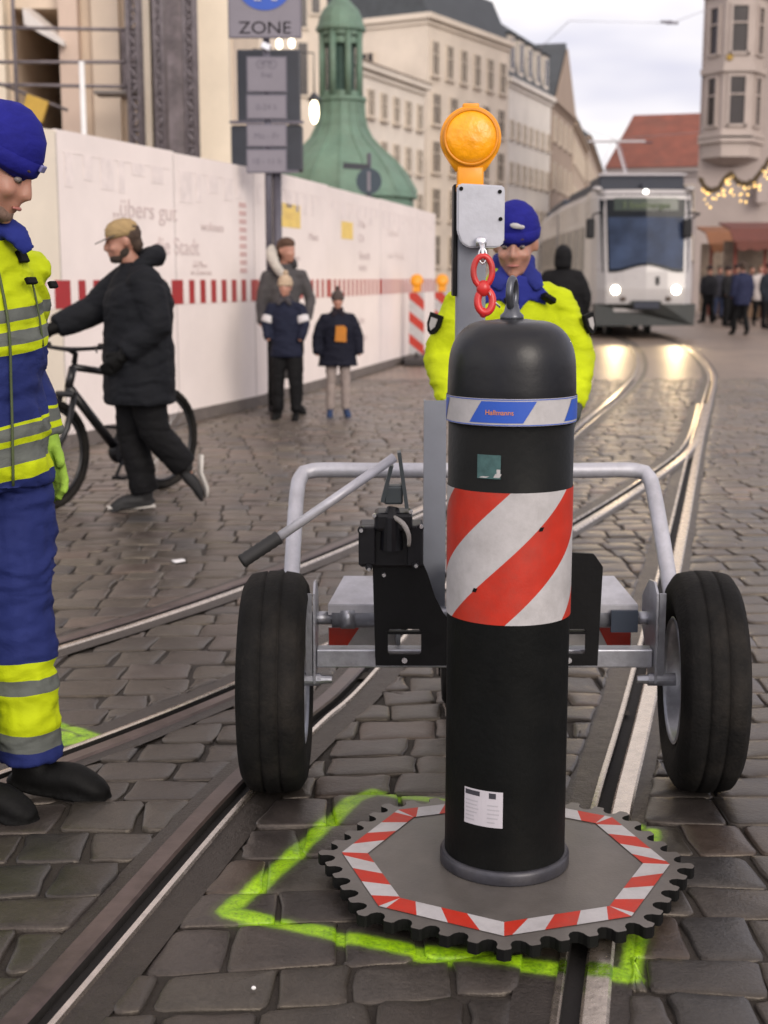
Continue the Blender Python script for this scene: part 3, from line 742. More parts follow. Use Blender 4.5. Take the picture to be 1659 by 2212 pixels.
# chain and hook
kx = xat(1042, 3.66, 1.4)-TX; ky = 3.66-3.68
bm = bmesh.new(); box(bm, (kx, .045, 1.495), (.030, .03, .028), bev=.008); tube(bm, [(kx, .04, 1.49, .007), (kx, .0, 1.485, .008), (kx, ky, 1.475, .006), (kx, ky, 1.44, .005)], 8)
tube(bm, [(kx+.010*sin(a), ky, 1.457+.020*cos(a), .0035) for a in [2*pi*i/14 for i in range(14)]], 6, per=True)
obj('swivel', bm, chrome, tro, True)
bm = bmesh.new()
def oval(cx, cz, rx, rz, r, n=24, tilt=0):
    tube(bm, [(cx+rx*sin(a), ky+tilt*cos(a), cz+rz*cos(a), r) for a in [2*pi*i/n for i in range(n)]], 10, per=True)
oval(kx+.001, 1.417, .025, .040, .0085); blob(bm, (kx+.003, ky, 1.372), (.019, .017, .022))
oval(kx+.008, 1.338, .020, .030, .0105, tilt=.004); blob(bm, (kx+.004, ky, 1.308), (.012, .013, .014))
obj('hook', bm, redm, tro, True)
bm = bmesh.new(); tube(bm, [(kx+.018, ky-.004, 1.362, .004), (kx+.034, ky-.004, 1.335, .003), (kx+.048, ky, 1.322, .003)], 8); obj('hook_latch', bm, chrome, tro, True)
# rear castor
bm = bmesh.new(); lathe(bm, [(.02, -.025), (.10, -.025), (.112, -.015), (.115, 0), (.112, .015), (.10, .025), (.02, .025)], 32, (-.06, .68, .115), axis='X'); cw = obj('castor_wheel', bm, rubber, tro, True)
bm = bmesh.new(); box(bm, (-.06+.035, .66, .19), (.006, .05, .17)); box(bm, (-.06-.035, .66, .19), (.006, .05, .17)); box(bm, (-.06, .66, .275), (.09, .06, .012)); obj('castor_fork', bm, blackm, tro)
bm = bmesh.new(); box(bm, (0, .33, .36), (.05, .70, .05)); box(bm, (-.03, .67, .32), (.06, .05, .08)); obj('draw_bar', bm, galv, tro)

# ------------------------------------------------------------------ people
def xf(M, bm_, start):
    bmesh.ops.transform(bm_, matrix=M, verts=[v for v in bm_.verts[start:]] if False else list(bm_.verts)[start:])
HEADN = 0
def add_head(bm, M, n=14):
    s = len(bm.verts)
    E = lambda c, r, rot=None: blob(bm, c, r, rot, n)
    E((0, .012, .022), (.076, .094, .098)); E((0, -.030, -.030), (.063, .066, .085)); E((0, -.042, -.085), (.046, .046, .034))
    tube(bm, [(0, -.086, .020, .008), (0, -.103, -.004, .010), (0, -.113, -.024, .0135), (0, -.100, -.036, .011)], 8)
    for k in (-1, 1):
        E((k*.012, -.100, -.028), (.010, .011, .009)); E((k*.036, -.070, -.030), (.024, .022, .022)); E((k*.077, .012, -.012), (.010, .020, .031), Euler((R(-10), 0, k*R(-15))).to_matrix())
    E((0, -.080, .030), (.052, .018, .011)); E((0, -.094, -.058), (.024, .012, .007)); E((0, -.092, -.069), (.021, .012, .007)); E((0, -.086, -.098), (.021, .018, .017))
    bm.verts.ensure_lookup_table()
    bmesh.ops.transform(bm, matrix=M, verts=[bm.verts[i] for i in range(s, len(bm.verts))])
def at_head(bm, M, s):
    bm.verts.ensure_lookup_table(); bmesh.ops.transform(bm, matrix=M, verts=[bm.verts[i] for i in range(s, len(bm.verts))])
def add_hand(bm, w, d, palm, side, curl=.5):
    """w wrist, d hand direction, palm normal; five fingers"""
    d = Vector(d).normalized(); pn = Vector(palm); pn = (pn-pn.dot(d)*d).normalized(); a = d.cross(pn)*side; w = Vector(w)
    t = [(*(w-d*.02), .026, .020), (*(w+d*.02), .033, .019), (*(w+d*.06), .040, .017), (*(w+d*.085), .038, .014)]
    tube(bm, t, 10, ref=a)
    for i, (off, ln) in enumerate(((-.030, .062), (-.010, .074), (.010, .070), (.029, .056))):
        p = w+d*.08+a*off; dd = d.copy(); pts = [(*(p-d*.02), .0095)]
        for j, f in enumerate((.42, .33, .25)):
            dd = (dd+pn*curl*(.5+.5*j)).normalized(); p = p+dd*ln*f; pts.append((*p, .0092-.0008*j))
        tube(bm, pts, 8)
    p = w+d*.025-a*.03
    tube(bm, [(*p, .013), (*(p-a*.018+d*.022+pn*.012), .0115), (*(p-a*.024+d*.048+pn*.022), .0095)], 8)
POSE = dict(pel=(0, 0, .93), wai=(0, 0, 1.08), ch=(0, 0, 1.27), nk=(0, .005, 1.47), hd=(0, -.02, 1.635), hr=(0, 0, 0),
    sL=(.175, 0, 1.41), eL=(.235, .02, 1.13), wL=(.25, -.04, .88), hL=(.09, 0, .90), kL=(.105, -.02, .50), aL=(.115, .02, .10), tL=(.13, -.13, .03),
    sR=(-.175, 0, 1.41), eR=(-.235, .02, 1.13), wR=(-.25, -.04, .88), hR=(-.09, 0, .90), kR=(-.105, -.02, .50), aR=(-.115, .02, .10), tR=(-.13, -.13, .03))
def V(*a): return Vector(a)
def person(label, loc, rotz, pose=None, scale=1, vox=.012, group=None, jacket=None, jhem=.80, jw=1., trousers=None, tw=1., shoes=None, hat=None, hatm=None, hairm=None, beard=None,
           hands=True, glove=None, fold=.008, eyes=False, hood=None, collar=None, headpos=None, face=True, seed=1, skinm=None, crot=True, jbot=None, glove_up=.0):
    p = dict(POSE); p.update(pose or {}); p = {k: Vector(v) for k, v in p.items()}
    root = thing('person', label, 'person', loc, rotz, group); root.scale = (scale,)*3
    HM = Matrix.Translation(p['hd']) @ Euler(p['hr']).to_matrix().to_4x4()
    # body, one continuous surface
    bm = bmesh.new()
    tube(bm, [(*p['pel'], .13, .09), (*p['wai'], .115, .085), (*p['ch'], .14, .095), (*(p['nk']*.6+p['ch']*.4), .13, .08), (*p['nk'], .058, .056), (*(p['hd']+V(0, .015, -.08)), .052, .056)], 14, step=.03)
    add_head(bm, HM)
    for s in 'LR':
        k = 1 if s == 'L' else -1
        S_, E_, W_ = p['s'+s], p['e'+s], p['w'+s]; H_, K_, A_, T_ = p['h'+s], p['k'+s], p['a'+s], p['t'+s]
        tube(bm, [(*(S_*.8+p['ch']*.2), .05), (*S_, .048), (*(S_*.5+E_*.5), .041), (*E_, .035), (*(E_*.6+W_*.4), .036), (*W_, .026)], 10)
        d = (W_-E_).normalized(); pal = Vector((-k, 0, 0)) if abs(d.x) < .8 else Vector((0, 0, -1))
        if hands and not glove: add_hand(bm, W_, d, pal, k)
        tube(bm, [(*H_, .075), (*(H_*.5+K_*.5), .066), (*K_, .048), (*(K_*.6+A_*.4), .046), (*A_, .036), (*(A_*.7+T_*.3+V(0, 0, -.02)), .034), (*T_, .028)], 10)
    body = fuse('body', bm, skinm or skin, root, vox if not hands else min(vox, .009), 3)
    if eyes:
        for k in (-1, 1):
            bm = bmesh.new(); blob(bm, (k*.031, -.0795, .003), (.0125, .0105, .0085)); at_head(bm, HM, 0)
            ey = obj('eye', bm, mat('eye_white', (.17, .14, .13), .35), root, True)
            bm = bmesh.new(); blob(bm, (k*.031, -.0870, .002), (.0065, .0045, .0062)); at_head(bm, HM, 0); obj('iris', bm, mat('iris', (.04, .03, .025), .15), ey, True)
        bm = bmesh.new()
        for k in (-1, 1): tube(bm, [(k*.016, -.097, .030, .004), (k*.034, -.093, .035, .0045), (k*.052, -.078, .028, .003)], 6)
        at_head(bm, HM, 0); obj('eyebrow', bm, mat('brow_hair', (.06, .035, .02), .8), root, True)
        bm = bmesh.new(); tube(bm, [(-.022, -.098, -.063, .003), (0, -.107, -.061, .005), (.022, -.098, -.063, .003)], 8, step=.006); at_head(bm, HM, 0); obj('lips', bm, mat('lips', (.34, .12, .10), .45), root, True)
    if jacket:
        bm = bmesh.new(); j = jw; hem = Vector((p['pel'].x, p['pel'].y, jhem)); hr_ = jbot or .195
        c = p['ch']; nkp = p['nk']
        rings = [(*hem, hr_*j, .150*j), (*(hem*.5+p['pel']*.5+V(0, 0, .01)), (hr_+.188)/2*j, .150*j), (*(p['pel']+V(0, 0, .05)), .186*j, .148*j), (*p['wai'], .178*j, .142*j), (*c, .192*j, .145*j), (*(c*.45+nkp*.55), .155*j, .112*j), (*(nkp+V(0, 0, -.025)), .105*j, .085*j), (*(nkp+V(0, -.005, .03)), .078, .076)]
        if jhem > .95: rings = [rings[0]]+rings[3:]
        tube(bm, rings, 20, step=.03)
        for s in 'LR':
            S_, E_, W_ = p['s'+s], p['e'+s], p['w'+s]
            tube(bm, [(*(S_*.62+c*.38+V(0, 0, .035)), .066*j), (*(S_-V(0, 0, .022)), .074*j), (*(S_*.5+E_*.5), .074*j), (*E_, .066*j), (*(E_*.5+W_*.5), .060*j), (*(W_*.92+E_*.08), .050*j)], 14)
        fuse('jacket', bm, jacket, root, vox, 3, fold, 8, seed)
    if collar:
        bm = bmesh.new()
        for i in range(2):
            pass
        tube(bm, [(*(p['nk']+V(0, .0, -.02)), .085, .082), (*(p['nk']+V(0, -.004, .03)), .082, .085), (*(p['nk']+V(0, -.012, .075)), .080, .086)], 20)
        tube(bm, [(*(p['nk']+V(-.02, -.075, .035)), .03, .016), (*(p['nk']+V(-.06, -.10, -.01)), .038, .015), (*(p['nk']+V(-.085, -.11, -.05)), .022, .010)], 10)
        tube(bm, [(*(p['nk']+V(.02, -.075, .035)), .03, .016), (*(p['nk']+V(.06, -.10, -.01)), .038, .015), (*(p['nk']+V(.085, -.11, -.05)), .022, .010)], 10)
        fuse('collar', bm, collar, root, .009, 2, .004, 14, seed+3)
    if hood:
        bm = bmesh.new()
        tube(bm, [(p['nk'].x-.10, p['nk'].y-.03, p['nk'].z-.01, .035), (p['nk'].x-.095, p['nk'].y+.06, p['nk'].z+.05, .05), (p['nk'].x, p['nk'].y+.13, p['nk'].z+.07, .065), (p['nk'].x+.095, p['nk'].y+.06, p['nk'].z+.05, .05), (p['nk'].x+.10, p['nk'].y-.03, p['nk'].z-.01, .035)], 12, step=.02)
        fuse('hood', bm, hood, root, vox, 3, .008, 14, seed+5)
    if trousers:
        bm = bmesh.new(); t = tw
        tube(bm, [(*(p['pel']+V(0, 0, .04)), .150*min(t, 1.02), .110*min(t, 1.02)), (*(p['pel']+V(0, 0, -.01)), .158*min(t, 1.05), .118*min(t, 1.05)), (*(p['pel']+V(0, 0, -.09)), .16*t, .11*t)], 16)
        for s in 'LR':
            H_, K_, A_ = p['h'+s], p['k'+s], p['a'+s]
            tube(bm, [(*(H_+V(0, 0, .01)), .078*t), (*(H_*.6+K_*.4), .092*t), (*K_, .076*t), (*(K_*.5+A_*.5), .072*t), (*(A_+(K_-A_).normalized()*.0), .068*t)], 14, step=.05)
        fuse('trousers', bm, trousers, root, vox, 3, fold, 9, seed+9)
    if shoes:
        for s in 'LR':
            A_, T_ = p['a'+s], p['t'+s]; bm = bmesh.new(); d = (T_-A_); 
            tube(bm, [(*(A_+V(0, 0, .04)), .050), (*(A_+V(0, 0, -.01)), .050), (*(A_-d*.18+V(0, 0, -.05)), .040)], 12)
            tube(bm, [(*(A_-d*.42+V(0, 0, -.080)), .030, .011), (*(A_-d*.2+V(0, 0, -.083)), .040, .013), (*(A_*.5+T_*.5+V(0, 0, -.048)), .044, .013), (*(T_+V(0, 0, -.016)), .052, .013), (*(T_+d*.36+V(0, 0, -.016)), .040, .013), (*(T_+d*.50+V(0, 0, -.012)), .018, .010)], 12, step=.03)
            tube(bm, [(*(A_-d*.30+V(0, 0, -.062)), .034, .028), (*(A_*.6+T_*.4+V(0, 0, -.02)), .046, .040), (*(T_*.85+A_*.15+V(0, 0, .012)), .047, .036), (*(T_+d*.25+V(0, 0, .006)), .042, .030), (*(T_+d*.42+V(0, 0, .004)), .022, .020)], 12, step=.03)
            fuse('shoe', bm, shoes, root, min(vox, .010), 3)
    if glove:
        for s in 'LR':
            k = 1 if s == 'L' else -1; W_, E_ = p['w'+s], p['e'+s]; d = (W_-E_).normalized(); bm = bmesh.new()
            n0 = 0; tube(bm, [(*(W_-d*.05), .046), (*(W_), .040), (*(W_+d*.03), .040, .030)], 12)
            pal = Vector((-k, 0, 0)); a = d.cross((pal-pal.dot(d)*d).normalized())*k; pn = (pal-pal.dot(d)*d).normalized()
            tube(bm, [(*(W_), .036, .026), (*(W_+d*.05), .047, .026), (*(W_+d*.09), .046, .021)], 12, ref=a)
            for off, ln in ((-.034, .066), (-.012, .078), (.012, .074), (.033, .060)):
                q = W_+d*.085+a*off; dd = d.copy(); pts = [(*(q-d*.02), .013)]
                for jj, f in enumerate((.42, .33, .25)):
                    dd = (dd+pn*.3*(.5+.5*jj)).normalized(); q = q+dd*ln*f; pts.append((*q, .0128-.0008*jj))
                tube(bm, pts, 8)
            q = W_+d*.025-a*.035; tube(bm, [(*q, .017), (*(q-a*.020+d*.024+pn*.012), .015), (*(q-a*.026+d*.052+pn*.022), .0125)], 8)
            fuse('glove', bm, glove, root, .007, 2)
    if hat == 'beanie' or hat == 'bobble':
        bm = bmesh.new(); s0 = 0
        tube(bm, [(0, .012, .018, .083, .102), (0, .010, .030, .090, .110), (0, .010, .060, .092, .111), (0, .014, .095, .084, .100), (0, .020, .128, .062, .075), (0, .024, .148, .034, .042), (0, .026, .154, .01, .012)], 28)
        tube(bm, [(0, .008, .014, .084, .104), (0, .008, .018, .091, .112), (0, .010, .052, .095, .115), (0, .010, .058, .088, .107)], 28)
        at_head(bm, HM, 0); h = obj('beanie', bm, hatm, root, True)
        if hat == 'bobble':
            bm = bmesh.new(); blob(bm, (0, .026, .175), .035); at_head(bm, HM, 0); obj('bobble', bm, hatm, h, True)
    if hat == 'cap':
        bm = bmesh.new()
        tube(bm, [(0, .012, .022, .082, .102), (0, .012, .050, .084, .103), (0, .012, .085, .076, .094), (0, .012, .112, .055, .068), (0, .012, .126, .02, .025)], 28)
        at_head(bm, HM, 0); h = obj('cap', bm, hatm, root, True)
        bm = bmesh.new()
        prism(bm, [(.074*cos(a)*(1), -.075-.085*sin(a)) for a in [pi*i/12 for i in range(13)]]+[(-.07, -.03), (.07, -.03)], .006, lambda a, b, d: Vector((a, b, .030+d+(b+.075)*.18)))
        at_head(bm, HM, 0); obj('visor', bm, [mat('visor_dark', (.06, .05, .045), .7)], h)
    if hat == 'hood':
        bm = bmesh.new()
        tube(bm, [(0, .05, -.14, .12, .10), (0, .045, -.06, .11, .11), (0, .03, .04, .112, .118), (0, .02, .10, .09, .10), (0, .03, .145, .04, .05)], 20, step=.02)
        at_head(bm, HM, 0); fuse('hood', bm, hatm, root, vox, 2, .008, 12)
    if hairm:
        bm = bmesh.new(); blob(bm, (0, .030, .030), (.081, .090, .090), seg=18); blob(bm, (0, .070, -.035), (.055, .045, .055))
        if hat is None: blob(bm, (0, .085, .06), (.035, .04, .035)); blob(bm, (0, -.002, .070), (.078, .088, .060))
        at_head(bm, HM, 0); fuse('hair', bm, hairm, root, .010, 2, .004, 30)
    if beard:
        bm = bmesh.new(); blob(bm, (0, -.047, -.090), (.049, .057, .033)); blob(bm, (.046, -.012, -.060), (.015, .035, .036)); blob(bm, (-.046, -.012, -.060), (.015, .035, .036))
        at_head(bm, HM, 0); fuse('beard', bm, beard, root, .010, 2, .003, 40)
    return root, HM, p

def zones(name, bands, base_bump=.3, warp_=.012, slope=0, rough=.62, bs=14):
    """cloth coloured by height bands [(z_low, colour)], bottom up, object space"""
    m = bpy.data.materials.new(name); m.use_nodes = True; t = m.node_tree; b = t.nodes['Principled BSDF']; K = t.links.new
    co = N(t, 'ShaderNodeTexCoord'); sp = N(t, 'ShaderNodeSeparateXYZ'); K(co.outputs['Object'], sp.inputs[0])
    n = N(t, 'ShaderNodeTexNoise'); n.inputs['Scale'].default_value = 6; n.inputs['Detail'].default_value = 2; K(co.outputs['Object'], n.inputs['Vector'])
    a = N(t, 'ShaderNodeMath', operation='MULTIPLY_ADD'); K(n.outputs[0], a.inputs[0]); a.inputs[1].default_value = warp_*2; K(sp.outputs[2], a.inputs[2])
    a2 = N(t, 'ShaderNodeMath', operation='MULTIPLY_ADD'); K(sp.outputs[0], a2.inputs[0]); a2.inputs[1].default_value = slope; K(a.outputs[0], a2.inputs[2])
    a3 = N(t, 'ShaderNodeMath', operation='MULTIPLY'); K(a2.outputs[0], a3.inputs[0]); a3.inputs[1].default_value = .5
    r = N(t, 'ShaderNodeValToRGB'); r.color_ramp.interpolation = 'CONSTANT'; e = r.color_ramp.elements
    for i, (z, c) in enumerate(bands):
        q = e[i] if i < 2 else e.new(.999)
        q.position = max(0, (z+warp_)/2); q.color = (*c, 1)
    K(a3.outputs[0], r.inputs[0])
    n2 = N(t, 'ShaderNodeTexNoise'); n2.inputs['Scale'].default_value = bs; n2.inputs['Detail'].default_value = 3; n2.inputs['Roughness'].default_value = .45; n2.inputs['Distortion'].default_value = .5
    mp_ = N(t, 'ShaderNodeMapping'); mp_.inputs['Scale'].default_value = (.6, .6, 1.1); K(co.outputs['Object'], mp_.inputs[0]); K(mp_.outputs[0], n2.inputs['Vector'])
    v = N(t, 'ShaderNodeValToRGB'); v.color_ramp.elements[0].position = .3; v.color_ramp.elements[1].position = .75
    v.color_ramp.elements[0].color = (.78, .78, .8, 1); v.color_ramp.elements[1].color = (1.08, 1.08, 1.05, 1); K(n2.outputs[0], v.inputs[0])
    x = N(t, 'ShaderNodeMix', data_type='RGBA', blend_type='MULTIPLY'); x.inputs[0].default_value = 1; K(r.outputs[0], x.inputs[6]); K(v.outputs[0], x.inputs[7]); K(x.outputs[2], b.inputs['Base Color'])
    bp = N(t, 'ShaderNodeBump'); bp.inputs['Strength'].default_value = base_bump; bp.inputs['Distance'].default_value = .03; K(n2.outputs[0], bp.inputs['Height'])
    n4 = N(t, 'ShaderNodeTexNoise'); n4.noise_type = 'RIDGED_MULTIFRACTAL'; n4.inputs['Scale'].default_value = 4.2; n4.inputs['Detail'].default_value = 2.5; n4.inputs['Distortion'].default_value = .35
    mp4 = N(t, 'ShaderNodeMapping'); mp4.inputs['Scale'].default_value = (.8, .8, 1.25); K(co.outputs['Object'], mp4.inputs[0]); K(mp4.outputs[0], n4.inputs['Vector'])
    bp4 = N(t, 'ShaderNodeBump'); bp4.inputs['Strength'].default_value = .55; bp4.inputs['Distance'].default_value = .028; K(n4.outputs[0], bp4.inputs['Height']); K(bp.outputs[0], bp4.inputs['Normal']); bp = bp4
    n3 = N(t, 'ShaderNodeTexNoise'); n3.inputs['Scale'].default_value = 180; K(co.outputs['Object'], n3.inputs['Vector'])
    bp2 = N(t, 'ShaderNodeBump'); bp2.inputs['Strength'].default_value = .25; bp2.inputs['Distance'].default_value = .003; K(n3.outputs[0], bp2.inputs['Height']); K(bp.outputs[0], bp2.inputs['Normal']); K(bp2.outputs[0], b.inputs['Normal'])
    b.inputs['Roughness'].default_value = rough+.15; b.inputs['Specular IOR Level'].default_value = .15
    return m
def cloth(name, col, **k): return zones(name, [(0, col), (1.9, col)], **k)
Y_, G_, B_ = (.47, .56, .008), (.12, .13, .12), (.018, .027, .125)
knit = cloth('blue_knit', (.014, .015, .19), base_bump=.12, bs=45)
z36 = lambda y: zat(y, 3.55)
jl = zones('workwear_jacket', [(0, B_), (z36(1042), Y_), (z36(1010), G_), (z36(975), Y_), (z36(960), G_), (z36(935), Y_), (z36(925), B_), (z36(783), Y_), (z36(763), G_), (z36(738), Y_), (z36(718), G_), (z36(692), Y_)], slope=-.10, base_bump=.5)
tl = zones('workwear_trousers', [(0, B_), (z36(1612), G_), (z36(1578), Y_), (z36(1492), G_), (z36(1460), Y_), (z36(1424), B_)], base_bump=.6, warp_=.008, bs=9)
blk = cloth('black_leather', (.005, .005, .005), rough=.5)
wl_, HM1, p1 = person('worker in yellow and blue suit and blue beanie cropped by the left edge, looking down', (-1.065, 3.53, 0), R(50),
    dict(hd=(.005, -.125, 1.645), hr=(R(32), 0, R(34)), nk=(0, -.030, 1.485), sL=(.165, .02, 1.41), eL=(.205, .10, 1.15), wL=(.225, .02, .93), aL=(.075, -.06, .10), tL=(.155, -.185, .03), kL=(.07, -.04, .50), aR=(-.125, -.02, .10), tR=(-.06, -.16, .03)),
    scale=1.02, vox=.009, jacket=jl, jhem=.845, jw=1.04, trousers=tl, tw=1.22, shoes=blk, hat='beanie', hatm=knit, collar=cloth('blue_collar', (.02, .03, .20)),
    glove=cloth('green_glove', (.28, .45, .06), bs=30), fold=.013, eyes=True, seed=2, beard=mat('stubble', (.16, .10, .075), .8, 0, .4, 90))
# zip, flaps on the jacket
bm = bmesh.new()
tube(bm, [(-.01, -.163, .86, .004), (-.005, -.163, 1.0, .004), (0, -.159, 1.1, .004), (.0, -.161, 1.25, .004), (0, -.131, 1.38, .004), (0, -.105, 1.455, .004)], 6, step=.03); obj('zip', bm, mat('zip_olive', (.05, .07, .02), .6), wl_, True)
bm = bmesh.new(); tube(bm, [(.110, -.112, 1.36, .003), (.116, -.126, 1.28, .003), (.124, -.126, 1.20, .003)], 6, step=.03); obj('seam', bm, MATS['zip_olive'], wl_, True)
bm = bmesh.new()
bm.free()
for x, z, sx_ in ((.085, 1.425, .035), (.085, 1.365, .04), (.15, 1.355, .03)): bm = bmesh.new(); box(bm, (x, -.122-(.02 if z < 1.4 else -.012), z), (sx_, .012, .018 if z < 1.4 else .032), Euler((R(-25), 0, R(20))).to_matrix(), bev=.003); obj('velcro_patch', bm, m_dark_edge, wl_)
bm = bmesh.new(); box(bm, (.0, -.110, .052), (.030, .008, .018), bev=.003); at_head(bm, HM1, 0); obj('hat_badge', bm, mat('badge', (.16, .16, .34), .5), wl_)

# worker behind the trolley
jb = zones('highvis_jacket', [(0, G_), (.885, Y_), (1.9, Y_)], base_bump=.55)
tb = zones('workwear_trousers_far', [(0, B_), (.30, Y_), (.34, G_), (.38, Y_), (.46, G_), (.50, Y_), (.55, B_)], base_bump=.5)
wb, HM2, p2 = person('worker in blue beanie and bright yellow high-visibility jacket standing behind the trolley handle', (.470, 5.15, 0), R(4),
    dict(hd=(.005, -.085, 1.55), hr=(R(15), 0, R(-14)), nk=(.01, -.02, 1.43), sL=(.180, 0, 1.335), sR=(-.180, 0, 1.335), eL=(.262, -.04, 1.12), wL=(.205, -.20, .93), eR=(-.262, -.02, 1.12), wR=(-.235, -.19, .94)),
    scale=.985, vox=.011, jacket=jb, jhem=.86, jw=1.02, trousers=tb, tw=1.1, shoes=blk, hat='beanie', hatm=knit, collar=cloth('navy_collar', (.022, .03, .19)),
    glove=cloth('grey_glove', (.06, .07, .06)), fold=.011, eyes=True, seed=5)
bm = bmesh.new(); blob(bm, (.012, -.112, .088), (.022, .005, .010), Euler((R(-12), R(12), R(8))).to_matrix()); blob(bm, (.030, -.106, .082), (.014, .005, .008)); at_head(bm, HM2, 0); obj('hat_badge', bm, m_wh, wb)
for k, lab in ((-1, 0), (1, 0)):
    bm = bmesh.new()
    c = Vector((k*.292, -.072, 1.25)); ro = Euler((R(-6), k*R(-16) if k < 0 else R(-14), k*R(42))).to_matrix()
    prism(bm, [(-.028, .038), (.028, .038), (.028, -.005), (.016, -.032), (0, -.042), (-.016, -.032), (-.028, -.005)], .016, lambda a, b, d: c+ro @ Vector((a, d-.012, b)))
    sb_ = obj('sleeve_badge', bm, m_dark_edge, wb)
    bm = bmesh.new(); prism(bm, [(-.015, .022), (.015, .022), (.013, -.008), (0, -.026), (-.013, -.008)], .003, lambda a, b, d: c+ro @ Vector((a, d-.016, b)))
    obj('crest', bm, mat('crest', (.35, .33, .32), .5), sb_)
bm = bmesh.new()
for k in (-1, 1):
    prism(bm, [(0, 0), (k*.075, -.015), (k*.135, -.075), (k*.120, -.115), (k*.055, -.095), (k*.012, -.14)], .016, lambda a, b, d: Vector((a, -.130-d+abs(a)*.28, 1.435+b)))
fuse('collar_flap', bm, cloth('navy_flap', (.022, .03, .22)), wb, .006, 6)
# black lapel tab under the collar
bm = bmesh.new(); box(bm, (.125, -.135, 1.345), (.06, .03, .022), Euler((R(-20), R(25), R(30))).to_matrix(), bev=.005); box(bm, (-.02, -.150, 1.345), (.05, .02, .022), Euler((R(-20), R(-25), 0)).to_matrix(), bev=.005); obj('lapel_tab', bm, m_dark_edge, wb)

# man with the bicycle
coat = cloth('black_coat', (.010, .011, .014), base_bump=.4); trb = cloth('black_trousers', (.008, .008, .009))
capm = cloth('tan_cap', (.34, .24, .12), bs=40)
mn, HM3, p3 = person('man in long black hooded coat and tan peaked cap pushing a bicycle', (-1.47, 8.16, 0), R(-66),
    dict(hd=(.0, -.075, 1.615), hr=(R(14), 0, R(-8)), ch=(0, .01, 1.27), nk=(0, -.005, 1.46), eR=(-.24, -.20, 1.21), wR=(-.23, -.46, 1.10), eL=(.255, .05, 1.12), wL=(.20, -.14, .95),
         kR=(-.085, -.03, .48), aR=(-.07, .03, .10), tR=(-.08, -.12, .03), kL=(.10, .06, .50), aL=(.10, .24, .27), tL=(.10, .31, .13)),
    scale=1.0, vox=.012, jacket=coat, jhem=.66, jw=1.40, trousers=trb, tw=1.25, shoes=mat('dark_trainer', (.012, .012, .013), .7), hat='cap', hatm=capm, hood=coat, glove=blk, hairm=mat('short_dark_hair', (.05, .03, .02), .85, 0, .4, 60), beard=mat('dark_beard', (.03, .02, .015), .9), seed=11)
bm = bmesh.new()
tube(bm, [(-.075, .09, .012, .036, .014), (-.08, -.02, .012, .042, .014), (-.085, -.15, .012, .040, .013), (-.09, -.20, .018, .025, .012)], 12)
obj('shoe_sole', bm, mat('sole_pale', (.55, .52, .48), .7), mn, True); bm = bmesh.new()
tube(bm, [(.10, .345, .335, .030, .014), (.10, .335, .23, .040, .015), (.10, .372, .13, .040, .014), (.10, .37, .07, .026, .012)], 12)
obj('shoe_sole', bm, mat('sole_pale', (.55, .52, .48), .7), mn, True)

# bicycle: local x runs to the front wheel
rw, fw = Vector((-1.48, 9.02)), Vector((-2.02, 8.16)); dv = fw-rw
bk = thing('bicycle', 'black mountain bicycle with straight handlebar pushed along by the man in the cap', 'bicycle', (rw.x, rw.y, 0), math.atan2(dv.y, dv.x))
WB = 1.04; r_ = .345; bpm = mat('bike_paint', (.016, .016, .018), .35, .2, .2, 20)
for x in (0, WB):
    o = thing('wheel', None, None); o.parent = bk; o.location = (x, 0, r_)
    bm = bmesh.new(); tube(bm, [((r_-.027)*cos(a), 0, (r_-.027)*sin(a), .027) for a in [2*pi*i/40 for i in range(40)]], 10, per=True); obj('tyre', bm, rubber, o, True)
    bm = bmesh.new(); tube(bm, [((r_-.062)*cos(a), 0, (r_-.062)*sin(a), .011) for a in [2*pi*i/40 for i in range(40)]], 8, per=True); obj('rim', bm, bpm, o, True)
    bm = bmesh.new()
    for i in range(24):
        a = 2*pi*i/24; tube(bm, [(.02*cos(a+.4), .02*(-1)**i, .02*sin(a+.4), .0018), ((r_-.065)*cos(a), 0, (r_-.065)*sin(a), .0018)], 4)
    tube(bm, [(0, -.04, 0, .022), (0, .04, 0, .022)], 10); tube(bm, [(0, -.03, 0, .075), (0, -.028, 0, .075)], 20)
    obj('spokes', bm, mat('spoke_steel', (.25, .25, .26), .35, .7), o)
bm = bmesh.new()
BBk, ST, HT, HB = (.43, 0, .30), (.30, 0, .78), (.80, 0, .86), (.845, 0, .74)
for a, b, r in ((BBk, HB, .030), (ST, HT, .022), (BBk, ST, .019), ((0, .05, r_), (.40, .04, .31), .012), ((0, -.05, r_), (.40, -.04, .31), .012), ((0, .05, r_), (.32, .02, .70), .010), ((0, -.05, r_), (.32, -.02, .70), .010), (HT, HB, .026)): tube(bm, [(*a, r), (*b, r)], 12)
obj('frame', bm, bpm, bk, True)
bm = bmesh.new()
for s in (-1, 1): tube(bm, [(HB[0]+.01, s*.06, .70, .020), (.93, s*.06, .50, .020), (WB, s*.06, r_, .014)], 10)
box(bm, (.865, 0, .70), (.05, .15, .035), bev=.008); obj('fork', bm, bpm, bk, True)
bm = bmesh.new(); tube(bm, [(.79, 0, .88, .018), (.775, 0, .94, .018), (.83, 0, .97, .016)], 10)
tube(bm, [(.79, -.33, .99, .012), (.82, -.12, .975, .013), (.83, 0, .97, .015), (.82, .12, .975, .013), (.79, .33, .99, .012)], 10, step=.03)
for s in (-1, 1): tube(bm, [(.785, s*.21, .992, .018), (.78, s*.34, .993, .018)], 10); tube(bm, [(.81, s*.2, .99, .006), (.87, s*.27, .96, .005)], 6)
obj('handlebar', bm, blackp, bk, True)
